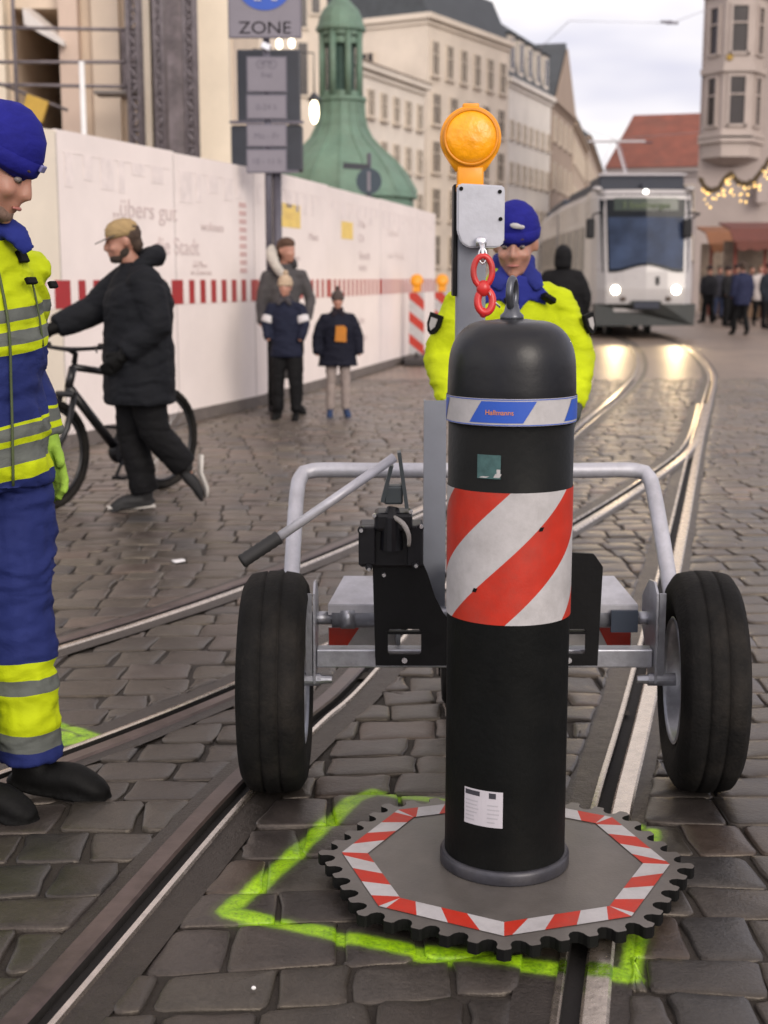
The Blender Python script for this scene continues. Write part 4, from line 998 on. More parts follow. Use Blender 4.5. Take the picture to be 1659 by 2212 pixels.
bm = bmesh.new(); tube(bm, [(.30, 0, .76, .014), (.275, 0, .90, .014)], 8); tube(bm, [(.14, 0, .935, .065, .02), (.22, 0, .93, .05, .022), (.32, 0, .925, .022, .02), (.40, 0, .92, .014, .014)], 12, ref=Vector((0, 1, 0))); obj('saddle', bm, blackp, bk, True)
bm = bmesh.new(); lathe(bm, [(.02, .055), (.085, .055), (.088, .058), (.085, .061), (.02, .061)], 28, (BBk[0], 0, BBk[2]), axis='Y'); tube(bm, [(*BBk[:1], .07, BBk[2], .011), (.53, .07, .16, .010)], 8); tube(bm, [(*BBk[:1], -.07, BBk[2], .011), (.33, -.07, .44, .010)], 8)
box(bm, (.53, .12, .155), (.09, .09, .02)); box(bm, (.33, -.12, .445), (.09, .09, .02)); blob(bm, BBk, (.075, .05, .075)); obj('crank_set', bm, blackp, bk)

# family by the hoarding
wom, _, _ = person('woman in long dark grey coat with pale fur-lined hood standing beside the sign pole', (-1.03, 14.22, 0), R(18),
    dict(hd=(.02, -.02, 1.63), hr=(R(6), 0, R(30)), eL=(.27, .0, 1.14), wL=(.20, -.14, .93)), scale=1.03, vox=.018, jacket=cloth('grey_coat', (.075, .070, .072)), jhem=.36, jw=.84, trousers=trb, shoes=blk,
    hairm=mat('brown_hair', (.07, .035, .02), .8, 0, .4, 60), hood=MATS.get('x') or cloth('grey_hood', (.05, .047, .05)), hands=False, seed=20)
bm = bmesh.new(); tube(bm, [(-.10, .10, 1.66, .035), (-.13, .0, 1.60, .055), (-.12, -.09, 1.50, .05), (-.05, -.16, 1.38, .04), (.02, -.18, 1.30, .025)], 12, step=.02)
fuse('fur_trim', bm, cloth('pale_fur_trim', (.52, .48, .43), base_bump=.9, bs=40), wom, .014, 2, .006, 30)
ch_, _, _ = person('child in cream bobble hat and navy jacket with pale sleeves before the woman', (-.97, 13.55, 0), R(-8),
    dict(eL=(.245, -.03, 1.18), wL=(.20, -.12, .98), eR=(-.245, -.03, 1.18), wR=(-.20, -.12, .98)), scale=.80, vox=.018, jacket=cloth('navy_jacket', (.014, .017, .035), base_bump=.6), jhem=.78, jw=.98, jbot=.22, trousers=trb, tw=1.05, shoes=blk, hat='bobble',
    hatm=cloth('cream_knit', (.50, .38, .27), base_bump=.7, bs=50), collar=cloth('grey_scarf', (.06, .055, .06)), hands=False, seed=21)
bm = bmesh.new()
for k in (-1, 1): tube(bm, [(k*.205, -.02, 1.29, .080, .078), (k*.232, -.035, 1.20, .080, .078)], 14)
fuse('white_sleeve_panel', bm, mat('sleeve_white', (.55, .53, .54), .6), ch_, .014, 2)
boy, _, _ = person('boy in dark bobble hat, navy jacket with orange front panel and pale trousers', (-.47, 13.9, 0), R(6),
    dict(eL=(.29, .0, 1.13), wL=(.30, -.05, .86), eR=(-.29, .0, 1.13), wR=(-.30, -.05, .86)), scale=.715, vox=.018, jacket=cloth('ink_jacket', (.011, .012, .022), base_bump=.6), jhem=.72, jw=1.22, jbot=.24, trousers=cloth('pale_trousers', (.30, .25, .23)), tw=.92, shoes=cloth('blue_shoes', (.03, .05, .11)), hat='bobble',
    hatm=cloth('charcoal_knit', (.085, .065, .06), base_bump=.7, bs=50), collar=cloth('dark_scarf', (.02, .015, .02)), hands=False, seed=23)
bm = bmesh.new(); prism(bm, [(-.075, -.115), (.085, -.125), (.09, .07), (.05, .105), (-.06, .10)], .02, lambda a, b, d: Vector((a+.02, -.215+d, 1.19+b))); obj('front_panel', bm, mat('orange_cloth', (.42, .15, .01), .7), boy)

# hooded figure near the tram
person('person in black hooded coat standing between the yellow-jacketed worker and the tram', (2.34, 18.0, 0), R(170), dict(eL=(.29, .0, 1.12), eR=(-.29, .0, 1.12)), scale=1.02, vox=.02, jacket=cloth('hooded_black', (.008, .008, .009)), jhem=.60, jw=1.38, trousers=trb, shoes=blk, hat='hood', hatm=MATS.get('x') or cloth('hooded_black_b', (.008, .008, .009)), hands=False, seed=31)

# market crowd at the right
crowd = [(1533, 43, -150, .98, (.012, .012, .015), 'in black puffer jacket standing nearest the tram', None),
         (1553, 47, 20, 1.0, (.03, .03, .04), 'in charcoal coat standing behind the black puffer jacket', (.02, .015, .01)),
         (1603, 34, -170, 1.0, (.022, .026, .06), 'in navy jacket striding away in front of the market stall', (.05, .03, .02)),
         (1570, 40, 60, .96, (.014, .014, .016), 'in dark clothes just left of the navy jacket', None),
         (1641, 41, 0, .99, (.52, .47, .45), 'in cream padded coat at the right edge', (.14, .08, .04)),
         (1659, 38, 30, 1.0, (.018, .022, .03), 'in dark blue coat partly behind the cream coat', None),
         (1622, 46, 10, 1.0, (.06, .035, .03), 'in brown coat far back under the red awning', (.03, .02, .01)),
         (1531, 44, 0, .98, (.03, .03, .035), 'in grey coat far back beside the tram', None),
         (1590, 42, 0, 1.0, (.02, .02, .03), 'small and dark between the stall posts far back', None)]
for i, (px_, Yp, az, sc, col, lab, hair) in enumerate(crowd):
    far_ = Yp > 36
    person('person '+lab, (xat(px_, Yp), Yp, 0), R(az), dict(kL=(.10, -.12, .50), aL=(.11, -.16, .10), tL=(.12, -.30, .03), kR=(-.10, -.02, .50), aR=(-.11, .14, .12), tR=(-.12, .02, .04)) if i % 2 == 0 else None,
        scale=sc*1.02, vox=.024 if not far_ else .03, group='people in the market square', jacket=cloth('coat_%d' % i, col), jhem=.72 if i % 3 else .84, jw=1.1, trousers=trb if i != 1 else cloth('denim', (.03, .04, .08)), shoes=blk,
        hairm=mat('hair_%d' % i, hair, .8) if hair else None, hat=None if hair else 'beanie', hatm=None if hair else cloth('hat_%d' % i, (.03, .02, .02)), hands=False, seed=40+i)

# ------------------------------------------------------------------ hoarding
FP = [Vector(p) for p in ((-3.45, 8.7), (-2.62, 11.2), (-1.98, 13.15), (-1.40, 14.95), (-.72, 17.9), (-.05, 21.0), (.58, 23.9), (.95, 25.6))]
m_hoard = mat('hoarding_white', (.82, .735, .70), .5, 0, .05, 1.2, .04, 20, dirt=.08)
m_hoardw = mat('hoarding_warm', (.76, .68, .56), .5, 0, .05, 1.2, dirt=.1)
m_hred = mat('hoarding_red', (.34, .018, .02), .5, 0, .1, 6)
m_faint = mat('print_faint', (.755, .675, .65), .6); m_txt = mat('print_rose_grey', (.60, .50, .485), .6); m_yel = mat('print_yellow', (.80, .58, .16), .6)
hb = thing('hoarding', 'long white printed construction hoarding with a red and white striped band along the pavement', 'fence', (FP[0].x, FP[0].y, 0))
H0 = Vector((FP[0].x, FP[0].y, 0))
def wallpanel(i, a, b, m, z0=.10, z1=2.56):
    d = (b-a).normalized(); nn = Vector((d.y, -d.x))  # towards the street
    A = Vector((a.x, a.y, 0))-H0; D = Vector((d.x, d.y, 0)); NN = Vector((nn.x, nn.y, 0)); Ln = (b-a).length
    fr = lambda s, z, o: A+D*s+NN*o+Vector((0, 0, z))
    def q(bm, s0, s1, z0, z1, o=.004, mi=0, sh=0):
        V_ = [fr(s0, z0, o), fr(s1, z0, o), fr(s1+sh, z1, o), fr(s0+sh, z1, o)]; W_ = [v-NN*.003 for v in V_]
        vv = [bm.verts.new(v) for v in V_+W_]
        for ids in ((0, 1, 2, 3), (7, 6, 5, 4), (0, 4, 5, 1), (1, 5, 6, 2), (2, 6, 7, 3), (3, 7, 4, 0)):
            f = bm.faces.new([vv[k] for k in ids]); f.material_index = mi
    return fr, q, Ln, D, NN, A
ang = []
for i in range(len(FP)-1):
    a, b = FP[i], FP[i+1]
    fr, q, Ln, D, NN, A = wallpanel(i, a, b, m_hoard)
    bm = bmesh.new(); prism(bm, [(0.0, .10), (Ln-.006, .10), (Ln-.006, 2.56+(.012 if i % 2 else 0)), (0.0, 2.56+(.012 if i % 2 else 0))], .05, lambda s, z, d: fr(s, z, -d))
    pn = obj('panel', bm, m_hoardw if i == 0 else m_hoard, hb)
    bm = bmesh.new(); prism(bm, [(0, .0), (Ln-.004, .0), (Ln-.004, .115), (0, .115)], .12, lambda s, z, d: fr(s, z, .03-d)); obj('plinth_board', bm, mat('plinth', (.13, .11, .10), .8, 0, .3, 6), hb)
    bm = bmesh.new(); n_ = int(Ln/.25)*2+1; ws = Ln/n_
    zb0, zb1 = 1.15, 1.38
    for k in range(n_): q(bm, k*ws, (k+1)*ws, zb0, zb1, .004, 0 if k % 2 == 0 else 1)
    obj('striped_band', bm, [m_hred, m_hoard], pn)
    if i >= 1:
        # faint printed skyline along the top
        bm = bmesh.new(); s = .1; rnd = random.Random(i); q(bm, .08, Ln-.1, 2.400, 2.407, .004)
        while s < Ln-.3:
            w_ = rnd.uniform(.10, .28); h_ = rnd.uniform(.10, .30); q(bm, s, s+w_, 2.40-h_, 2.40, .004)
            s += w_+rnd.uniform(.08, .2)
        obj('skyline_print', bm, m_faint, pn)
    if i in (0, 1, 2, 4, 5):
        bm = bmesh.new(); q(bm, Ln-.020, Ln-.010, .115, 2.54, .0015); obj('joint_line', bm, mat('joint_grey', (.35, .33, .33), .6), pn)
def htext(i, s_, z, body, size, m, sx=1.):
    a, b = FP[i], FP[i+1]; d = (b-a).normalized(); p = Vector((a.x, a.y, 0))-H0+Vector((d.x, d.y, 0))*s_+Vector((d.y, -d.x, 0))*.004
    text('lettering', body, size, m, hb, (p.x, p.y, z), Euler((R(90), 0, math.atan2(d.y, d.x))), .001, 'LEFT', sx=sx)
htext(1, .85, 1.93, '„übers gut', .225, m_txt, 1.3); htext(2, .55, 1.86, 'wohnen', .13, m_txt, 1.3)
htext(2, -.45, 1.62, 'die Stadt', .225, m_txt, 1.2)
htext(2, .35, 1.55, '........', .09, m_txt, 1.4); htext(2, .35, 1.50, 'am Platz', .07, m_txt, 1.4); htext(2, .3, 1.43, 'im Zentrum', .07, m_txt, 1.4)
# vertical dotted lettering beside the pole
fr, q, Ln, D, NN, A = wallpanel(3, FP[3], FP[4], None)
bm = bmesh.new(); fr2, q2, Ln2, *_ = wallpanel(2, FP[2], FP[3], None)
for k in range(9): q2(bm, Ln2-.40, Ln2-.22, 1.45+k*.085, 1.50+k*.085, .004)
obj('vertical_lettering', bm, mat('print_pink', (.58, .40, .38), .6), hb)
bm = bmesh.new(); q(bm, .95, 1.75, 1.98, 2.25, .004); obj('yellow_square', bm, m_yel, hb)
htext(3, 1.15, 2.07, 'ABC', .12, mat('print_yellow_dark', (.66, .45, .15), .6), 1.6); htext(3, 2.1, 1.86, 'Platz', .12, m_txt, 2.0); htext(3, 1.0, 1.60, 'wohnen', .11, m_txt, 2.0)
fr, q, Ln, D, NN, A = wallpanel(4, FP[4], FP[5], None)
bm = bmesh.new(); q(bm, .7, 1.35, 1.92, 2.15, .004); obj('yellow_square', bm, m_yel, hb)
for z, t_ in ((2.10, 'Mo'), (1.90, 'Di'), (1.66, 'Stadt'), (1.50, 'neu'), (.75, 'im'), (.5, 'Bau')): htext(4, 1.7, z, t_, .16, m_txt, 2.2)
for z, t_ in ((2.05, 'Leben'), (1.7, 'am Markt')): htext(5, .5, z, t_, .17, m_faint, 2.0)

# ------------------------------------------------------------------ sign post
sp_ = thing('sign_post', 'grey sign post with a pedestrian zone sign and four plates before the hoarding', 'sign', (-1.20, 14.45, 0))
m_post = mat('post_grey', (.10, .095, .12), .5, .3); m_sg = mat('sign_face', (.19, .175, .205), .5, 0, .06, 4); m_sb = mat('sign_border', (.12, .11, .14), .5)
bm = bmesh.new(); tube(bm, [(0, 0, 0, .036), (0, 0, 4.9, .036)], 16); obj('pole', bm, m_post, sp_, True)
def splate(x0, y0, x1, y1, m=m_sg, rim=True, Yp=14.38):
    a, b = at(x0, y0, Yp), at(x1, y1, Yp); cx, cz = (a.x+b.x)/2+1.20, (a.z+b.z)/2; w_, h_ = b.x-a.x, a.z-b.z
    bm = bmesh.new(); box(bm, (cx, Yp-14.45, cz), (w_, .012, h_), bev=.004); o = obj('sign_plate', bm, m_sb, sp_)
    bm = bmesh.new(); box(bm, (cx, Yp-14.45-.008, cz), (w_-.03, .006, h_-.03)); obj('plate_face', bm, m, o); return o, cx, cz, w_, h_
zs = at(572, 0, 14.38)
o, cx, cz, w_, h_ = splate(490, -110, 652, 83, m_sg)
bm = bmesh.new(); lathe(bm, [(.0, 0), (.30, 0), (.30, .006), (0, .006)], 40, (cx, -.088, cz+.14), axis='Y'); disc = obj('blue_disc', bm, m_blue, o)
m_fig = mat('figure_white', (.50, .49, .54), .5)
bm = bmesh.new()
for dx, s in ((-.07, 1.0), (.10, .72)):
    base = cz+.14-.21
    for k in (-1, 1): box(bm, (cx+dx+k*.028*s, -.094, base+.10*s), (.032*s, .006, .20*s), Euler((0, k*R(6), 0)).to_matrix())
    prism(bm, [(-.07*s, .17*s), (.07*s, .17*s), (.045*s, .34*s), (-.045*s, .34*s)], .006, lambda a, b, d: Vector((cx+dx+a, -.098+d, base+b))); blob(bm, (cx+dx, -.094, base+.39*s), (.035*s, .004, .035*s))
obj('pedestrian_figures', bm, m_fig, disc)
text('lettering', 'ZONE', .17, m_sb, o, (cx, -.079, zat(73, 14.38)), Euler((R(90), 0, 0)), .002, sx=1.15)
for y0, y1, tx in ((122, 200, 'frei'), (204, 258, '0-24 h'), (268, 318, 'Mo - Fr'), (322, 374, '18 - 11 h')):
    o, cx, cz, w_, h_ = splate(532, y0, 620, y1)
    text('lettering', tx, .085, m_sb, o, (cx, -.082, cz-.03), Euler((R(90), 0, 0)), .0015)
    if y0 == 122:
        bm = bmesh.new(); lathe(bm, [(.035, 0), (.045, 0), (.045, .004), (.035, .004), (.035, 0)], 16, (cx-.06, -.084, cz+.10), axis='Y', close=False); lathe(bm, [(.035, 0), (.045, 0), (.045, .004), (.035, .004), (.035, 0)], 16, (cx+.06, -.084, cz+.10), axis='Y', close=False)
        tube(bm, [(cx-.06, -.082, cz+.10, .006), (cx, -.082, cz+.14, .006), (cx+.06, -.082, cz+.10, .006)], 6); obj('bicycle_symbol', bm, m_sb, o)
bm = bmesh.new(); box(bm, (.0, -.05, zat(100, 14.38)), (.10, .05, .07), Euler((0, R(25), 0)).to_matrix(), bev=.01); obj('pole_clamp', bm, chrome, sp_)
# dark box behind the plates
db = thing('signal_box', 'dark slate signal housing on a pole behind the street sign plates', 'signal', (-1.22, 15.6, 0))
m_slate = mat('slate_box', (.030, .034, .045), .5, 0, .2, 5)
bm = bmesh.new()
for x0, y0, x1, y1, dd in ((512, 108, 650, 266, .10), (500, 272, 655, 372, .14)):
    a, b = at(x0, y0, 15.6), at(x1, y1, 15.6); box(bm, ((a.x+b.x)/2+1.22, 0, (a.z+b.z)/2), (b.x-a.x, dd, a.z-b.z), bev=.02)
obj('housing', bm, m_slate, db)
a, b = at(500, 262, 15.6), at(655, 268, 15.6)
bm = bmesh.new(); box(bm, ((a.x+b.x)/2+1.22, -.09, a.z-.02), (b.x-a.x+.02, .04, .03)); box(bm, ((a.x+b.x)/2+1.22, -.10, zat(372, 15.6)+.0), (b.x-a.x-.1, .04, .03)); obj('trim_bar', bm, m_sb, db)
bm = bmesh.new(); tube(bm, [(.02, .0, 0, .05), (.02, .0, zat(372, 15.6), .05)], 12); obj('pole', bm, m_post, db, True)

# small direction sign and round sign above the hoarding
ss = thing('round_sign', 'small dark round road sign and arrow board seen above the hoarding against the copper roof', 'sign', (-.28, 26.2, 0))
bm = bmesh.new(); tube(bm, [(0, 0, 0, .04), (0, 0, 3.7, .04)], 10); obj('pole', bm, m_post, ss, True)
q_ = at(797, 392, 26.2); bm = bmesh.new(); lathe(bm, [(0, 0), (.24, 0), (.24, .02), (0, .02)], 28, (q_.x+.28, -.07, q_.z), axis='Y'); rs = obj('sign_disc', bm, mat('disc_dark', (.03, .05, .07), .5), ss)
bm = bmesh.new(); box(bm, (q_.x+.28, -.076, q_.z), (.06, .01, .36)); obj('disc_bar', bm, m_sg, rs)
q_ = at(770, 360, 26.2); bm = bmesh.new(); box(bm, (q_.x+.28, -.05, q_.z), (.5, .02, .11), Euler((0, R(4), 0)).to_matrix()); obj('arrow_board', bm, m_slate, ss)

# ------------------------------------------------------------------ warning beacons
def beacon(x, Yb, lab):
    t = thing('warning_beacon', lab, 'beacon', (x, Yb, 0), 0, 'red and white warning beacons')
    bm = bmesh.new(); box(bm, (0, 0, .665), (.25, .03, 1.0), bev=.006); bd = obj('board', bm, m_wh, t)
    bm = bmesh.new()
    for k in range(3):
        zc = .25+k*.36
        prism(bm, [(-.122, zc+.10), (.122, zc-.10), (.122, zc+.06), (-.122, zc+.26)] if zc+.26 < 1.165 else [(-.122, zc+.10), (.122, zc-.10), (.122, zc+.06), (-.0, 1.162), (-.122, 1.162)], .003, lambda a, b, d: Vector((a, -.0185+d, b)))
    obj('red_stripe', bm, m_red, bd)
    bm = bmesh.new(); box(bm, (0, 0, .05), (.42, .80, .10), bev=.02); tube(bm, [(0, 0, .10, .03), (0, 0, .2, .03)], 10); obj('foot_plate', bm, mat('recycled_rubber', (.04, .035, .035), .8), t)
    bm = bmesh.new(); lathe(bm, [(0, -.035), (.10, -.035), (.105, -.02), (.105, .02), (.10, .035), (0, .035)], 28, (0, 0, 1.355), axis='Y'); lp = obj('lamp', bm, MATS['lamp_amber_body'], t, True)
    bm = bmesh.new(); box(bm, (0, 0, 1.225), (.13, .06, .11), bev=.01); obj('battery_case', bm, MATS['lamp_amber_body'], lp)
beacon(.53, 22.3, 'red and white striped warning beacon with amber lamp at the end of the hoarding')
beacon(.98, 23.2, 'warning beacon half hidden behind the left shoulder of the yellow-jacketed worker')

# ------------------------------------------------------------------ tram
tram = thing('tram', 'white low-floor tram with dark windscreen and both headlights on coming round the curve', 'tram', (6.06, 31.8, 0), R(-1))
TW, THH = 1.18, 3.42
m_tw = mat('tram_white', (.37, .35, .345), .3, 0, .04, 2, coat=.4, dirt=.12); m_td = mat('tram_grey', (.019, .023, .023), .5, 0, .15, 4, dirt=.2); m_gl = mat('dark_glass', (.008, .010, .013), .15, 0, .1, spec=.15)
m_ws = mat('windscreen_glass', (.030, .045, .085), .35, 0, .5, 1.1, spec=.12)
m_roof = mat('tram_roof_dark', (.025, .03, .045), .6)
def tramx(Yb, tw=TW): return None
# front shell: stations along y (0 = nose), half-widths and top
bm = bmesh.new()
st_ = [(0.0, .97), (.10, 1.05), (.35, 1.13), (.9, TW), (1.6, TW)]
prof_z = [(.62, 0), (1.15, 0), (1.55, .05), (2.9, .28), (3.25, .36), (3.42, .55)]
rows = []
for z, back in prof_z:
    rw_ = []
    pts_ = [(-TW, 1.9), (-TW, .75), (-1.10, .28), (-.92, .07), (-.5, 0), (0, -.03), (.5, 0), (.92, .07), (1.10, .28), (TW, .75), (TW, 1.9)]
    for x, yy in pts_: rw_.append(bm.verts.new((x*(1-(.03 if z > 3.3 else 0)), yy+back*(1 if yy < 1.8 else 0), z)))
    rows.append(rw_)
for i in range(len(rows)-1):
    for k in range(10): bm.faces.new((rows[i][k], rows[i][k+1], rows[i+1][k+1], rows[i+1][k]))
bm.faces.new(rows[-1]); bm.faces.new(rows[0][::-1])
cab = obj('cab', bm, m_tw, tram)
def yfront(x, z):
    for i in range(len(prof_z)-1):
        if prof_z[i][0] <= z <= prof_z[i+1][0]: u = (z-prof_z[i][0])/(prof_z[i+1][0]-prof_z[i][0]); back = prof_z[i][1]*(1-u)+prof_z[i+1][1]*u; break
    P_ = [(-1.10, .28), (-.92, .07), (-.5, 0), (0, -.03), (.5, 0), (.92, .07), (1.10, .28)]
    for i in range(len(P_)-1):
        if P_[i][0] <= x <= P_[i+1][0]: u = (x-P_[i][0])/(P_[i+1][0]-P_[i][0]); return back+P_[i][1]*(1-u)+P_[i+1][1]*u
    return back
def fpatch(bm, outline, off, zc):
    """polygon on the front surface, fan from its centre"""
    c = Vector((0, zc)); vs = [bm.verts.new((x, yfront(x, z)-off, z)) for x, z in outline]; cc = bm.verts.new((0, yfront(0, zc)-off, zc))
    for i in range(len(vs)): bm.faces.new((vs[i], vs[(i+1) % len(vs)], cc))
xs_ = lambda a, b, n: [a+(b-a)*i/n for i in range(n+1)]
def fgrid(bm, xa, xb, za, zb, off, nx=12, nz=8, lowf=None):
    G = []
    for j in range(nz+1):
        r_w = []
        for i in range(nx+1):
            u, v = i/nx, j/nz; xl = xa[0]*(1-v)+xa[1]*v; xr = xb[0]*(1-v)+xb[1]*v; x = xl+(xr-xl)*u
            z0 = za+(lowf(x) if lowf else 0); z = z0+(zb-z0)*v; r_w.append(bm.verts.new((x, yfront(x, z)-off, z)))
        G.append(r_w)
    for j in range(nz):
        for i in range(nx): bm.faces.new((G[j][i], G[j][i+1], G[j+1][i+1], G[j+1][i]))
bump_ = lambda x: .16*max(0, cos(x*2.0))**2 if abs(x) < .78 else 0
bm = bmesh.new(); fgrid(bm, (-.99, -1.06), (.99, 1.06), 1.52, 3.32, .012, 14, 12, bump_); ws_ = obj('windscreen_surround', bm, m_gl, tram)
bm = bmesh.new(); fgrid(bm, (-.83, -.88), (.85, .90), 1.60, 2.78, .022, 12, 8, lambda x: bump_(x)*.9); obj('windscreen', bm, m_ws, ws_)
bm = bmesh.new(); fgrid(bm, (-.74, -.74), (.74, .74), 2.93, 3.22, .022, 8, 2); dd_ = obj('destination_display', bm, mat('display', (.01, .022, .012), .3), ws_)
text('lettering', '3 Stadtbergen', .20, mat('display_text', (.06, .09, .03), .5, emit=(.25, .40, .05, .03)), dd_, (0, yfront(0, 3.0)-.035, 2.99), Euler((R(78), 0, 0)), .004)
for k in (-1, 1):
    bm = bmesh.new(); blob(bm, (k*.70, yfront(.7, 1.12)-.01, 1.12), (.095, .05, .095), seg=20); obj('headlight', bm, mat('headlight_lit', (1, 1, 1), .3, emit=(1, .93, .80, 10)), tram, True)
    bm = bmesh.new(); blob(bm, (k*.52, yfront(.5, .95)-.01, .92), (.075, .03, .06), seg=14); obj('indicator', bm, mat('indicator_dark', (.06, .04, .03), .3), tram, True)
for k in (-1, 1):
    sp = bpy.data.lights.new('headlight_beam', 'SPOT'); sp.energy = 150; sp.color = (1, .72, .38); sp.spot_size = R(40); sp.spot_blend = .8; sp.shadow_soft_size = .12
    so_ = bpy.data.objects.new('headlight_beam', sp); link(so_, tram); so_.location = (k*.70, -.22, 1.12); so_.rotation_euler = (Vector((-.22, -1, -.085))).to_track_quat('-Z', 'Y').to_euler()
bm = bmesh.new()
prism(bm, [(-1.12, .30), (1.12, .30), (1.15, .80), (.36, .80), (.32, .88), (-.32, .88), (-.36, .80), (-1.15, .80)], .5, lambda a, b, d: Vector((a*1.02, -.14+d+abs(a)**3*.12, b))); obj('bumper', bm, m_td, tram)
bm = bmesh.new(); prism(bm, [(-.30, .70), (.30, .70), (.27, .86), (-.27, .86)], .04, lambda a, b, d: Vector((a, -.17+d, b))); obj('coupler_flap', bm, mat('flap_navy', (.01, .014, .03), .5), tram)
bm = bmesh.new(); box(bm, (.26, yfront(.26, 1.33)-.012, 1.33), (.085, .02, .20), bev=.03); cst = obj('city_crest', bm, mat('crest_dark', (.05, .05, .05), .5), tram)
bm = bmesh.new(); box(bm, (-.70, yfront(.7, 1.35)-.008, 1.36), (.09, .01, .035)); obj('fleet_number', bm, mat('print_soft', (.3, .28, .28), .5), tram)
for k, sz in ((-1, 1), (1, 1)):
    bm = bmesh.new(); box(bm, (k*1.30 if k < 0 else .93, .15, 2.52), (.20, .10, .46) if k < 0 else (.22, .12, .42), bev=.04); tube(bm, [(k*1.02, .45, 2.9, .02), (k*1.22, .2, 2.85, .02), (k*1.28 if k < 0 else .95, .15, 2.7, .02)], 8); obj('mirror', bm, blackp, tram)
bm = bmesh.new(); blob(bm, (.0, yfront(0, 3.36)-.02, 3.36), .055); obj('top_light', bm, mat('top_light_lit', (1, 1, 1), .3, emit=(1, .97, .9, 5)), tram)
bm = bmesh.new()
bm.free()
for k in (-1, 1): bm = bmesh.new(); blob(bm, (k*1.08, .75, 3.44), (.12, .16, .07)); obj('roof_corner_fairing', bm, m_tw, tram, True)
bm = bmesh.new(); box(bm, (0, 1.9, 3.60), (2.0, 1.7, .34), bev=.04); box(bm, (.05, .95, 3.48), (.12, .1, .22)); obj('roof_box', bm, m_roof, tram)
bm = bmesh.new(); box(bm, (0, .95, 3.79), (2.06, .05, .035)); box(bm, (0, 1.3, 3.82), (1.9, .4, .03)); tube(bm, [(0, 3.2, 3.8, .03), (0, 5.2, 4.9, .03)], 8); box(bm, (0, 5.2, 4.95), (1.5, .12, .05)); obj('roof_rail', bm, mat('roof_rail_grey', (.45, .43, .45), .5), tram)
# trailing modules, gently curving
cx_, cy_, hd2 = 0.0, 1.92, R(0)
for mI in range(4):
    Lm = [6.4, 8.0, 6.4, 8.0][mI]
    g_ = thing('car_module', None, None); g_.parent = tram; g_.location = (cx_, cy_, 0); g_.rotation_euler = (0, 0, hd2)
    bm = bmesh.new(); prism(bm, [(-TW, .62), (TW, .62), (TW, 3.25), (TW*.9, 3.42), (-TW*.9, 3.42), (-TW, 3.25)], Lm-.35, lambda a, b, d: Vector((a, d, b))); obj('body_shell', bm, m_tw, g_)
    bm = bmesh.new(); box(bm, (0, Lm/2-.17, .42), (2.26, Lm-.4, .38)); box(bm, (0, Lm-.17, 2.0), (2.1, .36, 2.6)); obj('skirt_and_bellows', bm, m_td, g_)
    for k in (-1, 1):
        nW = int(Lm/1.5)
        for j in range(nW): bm = bmesh.new(); box(bm, (k*(TW+.004), .55+j*1.5+.35, 2.1), (.012, 1.25, 1.05), bev=.004); obj('side_window', bm, m_gl, g_)
    bm = bmesh.new(); box(bm, (0, Lm/2, 3.56), (1.9, Lm*.7, .28), bev=.04); obj('roof_unit', bm, m_roof, g_)
    cx_ += -sin(hd2)*Lm; cy_ += cos(hd2)*Lm; hd2 -= R(2.2)
bm = bmesh.new()
for k in (-1, 1):
    for yy in (2.6, 4.4): lathe(bm, [(0, -.06), (.29, -.06), (.31, 0), (.29, .06), (0, .06)], 24, (k*.5, yy, .30), axis='X')
obj('wheelset', bm, m_td, tram)

# ------------------------------------------------------------------ buildings
m_wd = mat('window_dark', (.035, .028, .028), .2, 0, .3, .5, spec=.35)
def wallmat(n, c, **k): return mat(n, tuple(v*f for v, f in zip(c, (1.0, .97, .93))), .75, 0, .10, .45, .1, 9, dirt=.18)
m_cream = wallmat('plaster_cream', (.64, .58, .51)); m_cream2 = wallmat('plaster_pale', (.68, .64, .59)); m_white2 = wallmat('plaster_white', (.68, .66, .63))
m_brown = wallmat('plaster_brown', (.33, .26, .21)); m_ochre = wallmat('plaster_ochre', (.42, .34, .27)); m_greyp = wallmat('plaster_grey', (.34, .31, .32))
m_slate2 = mat('roof_slate', (.045, .052, .058), .6, 0, .25, 1.5); m_red2 = mat('roof_tile_red', (.20, .062, .040), .7, 0, .25, 1.2, .5, 6, dirt=.3)
m_frame = mat('window_frame', (.55, .48, .40), .6)
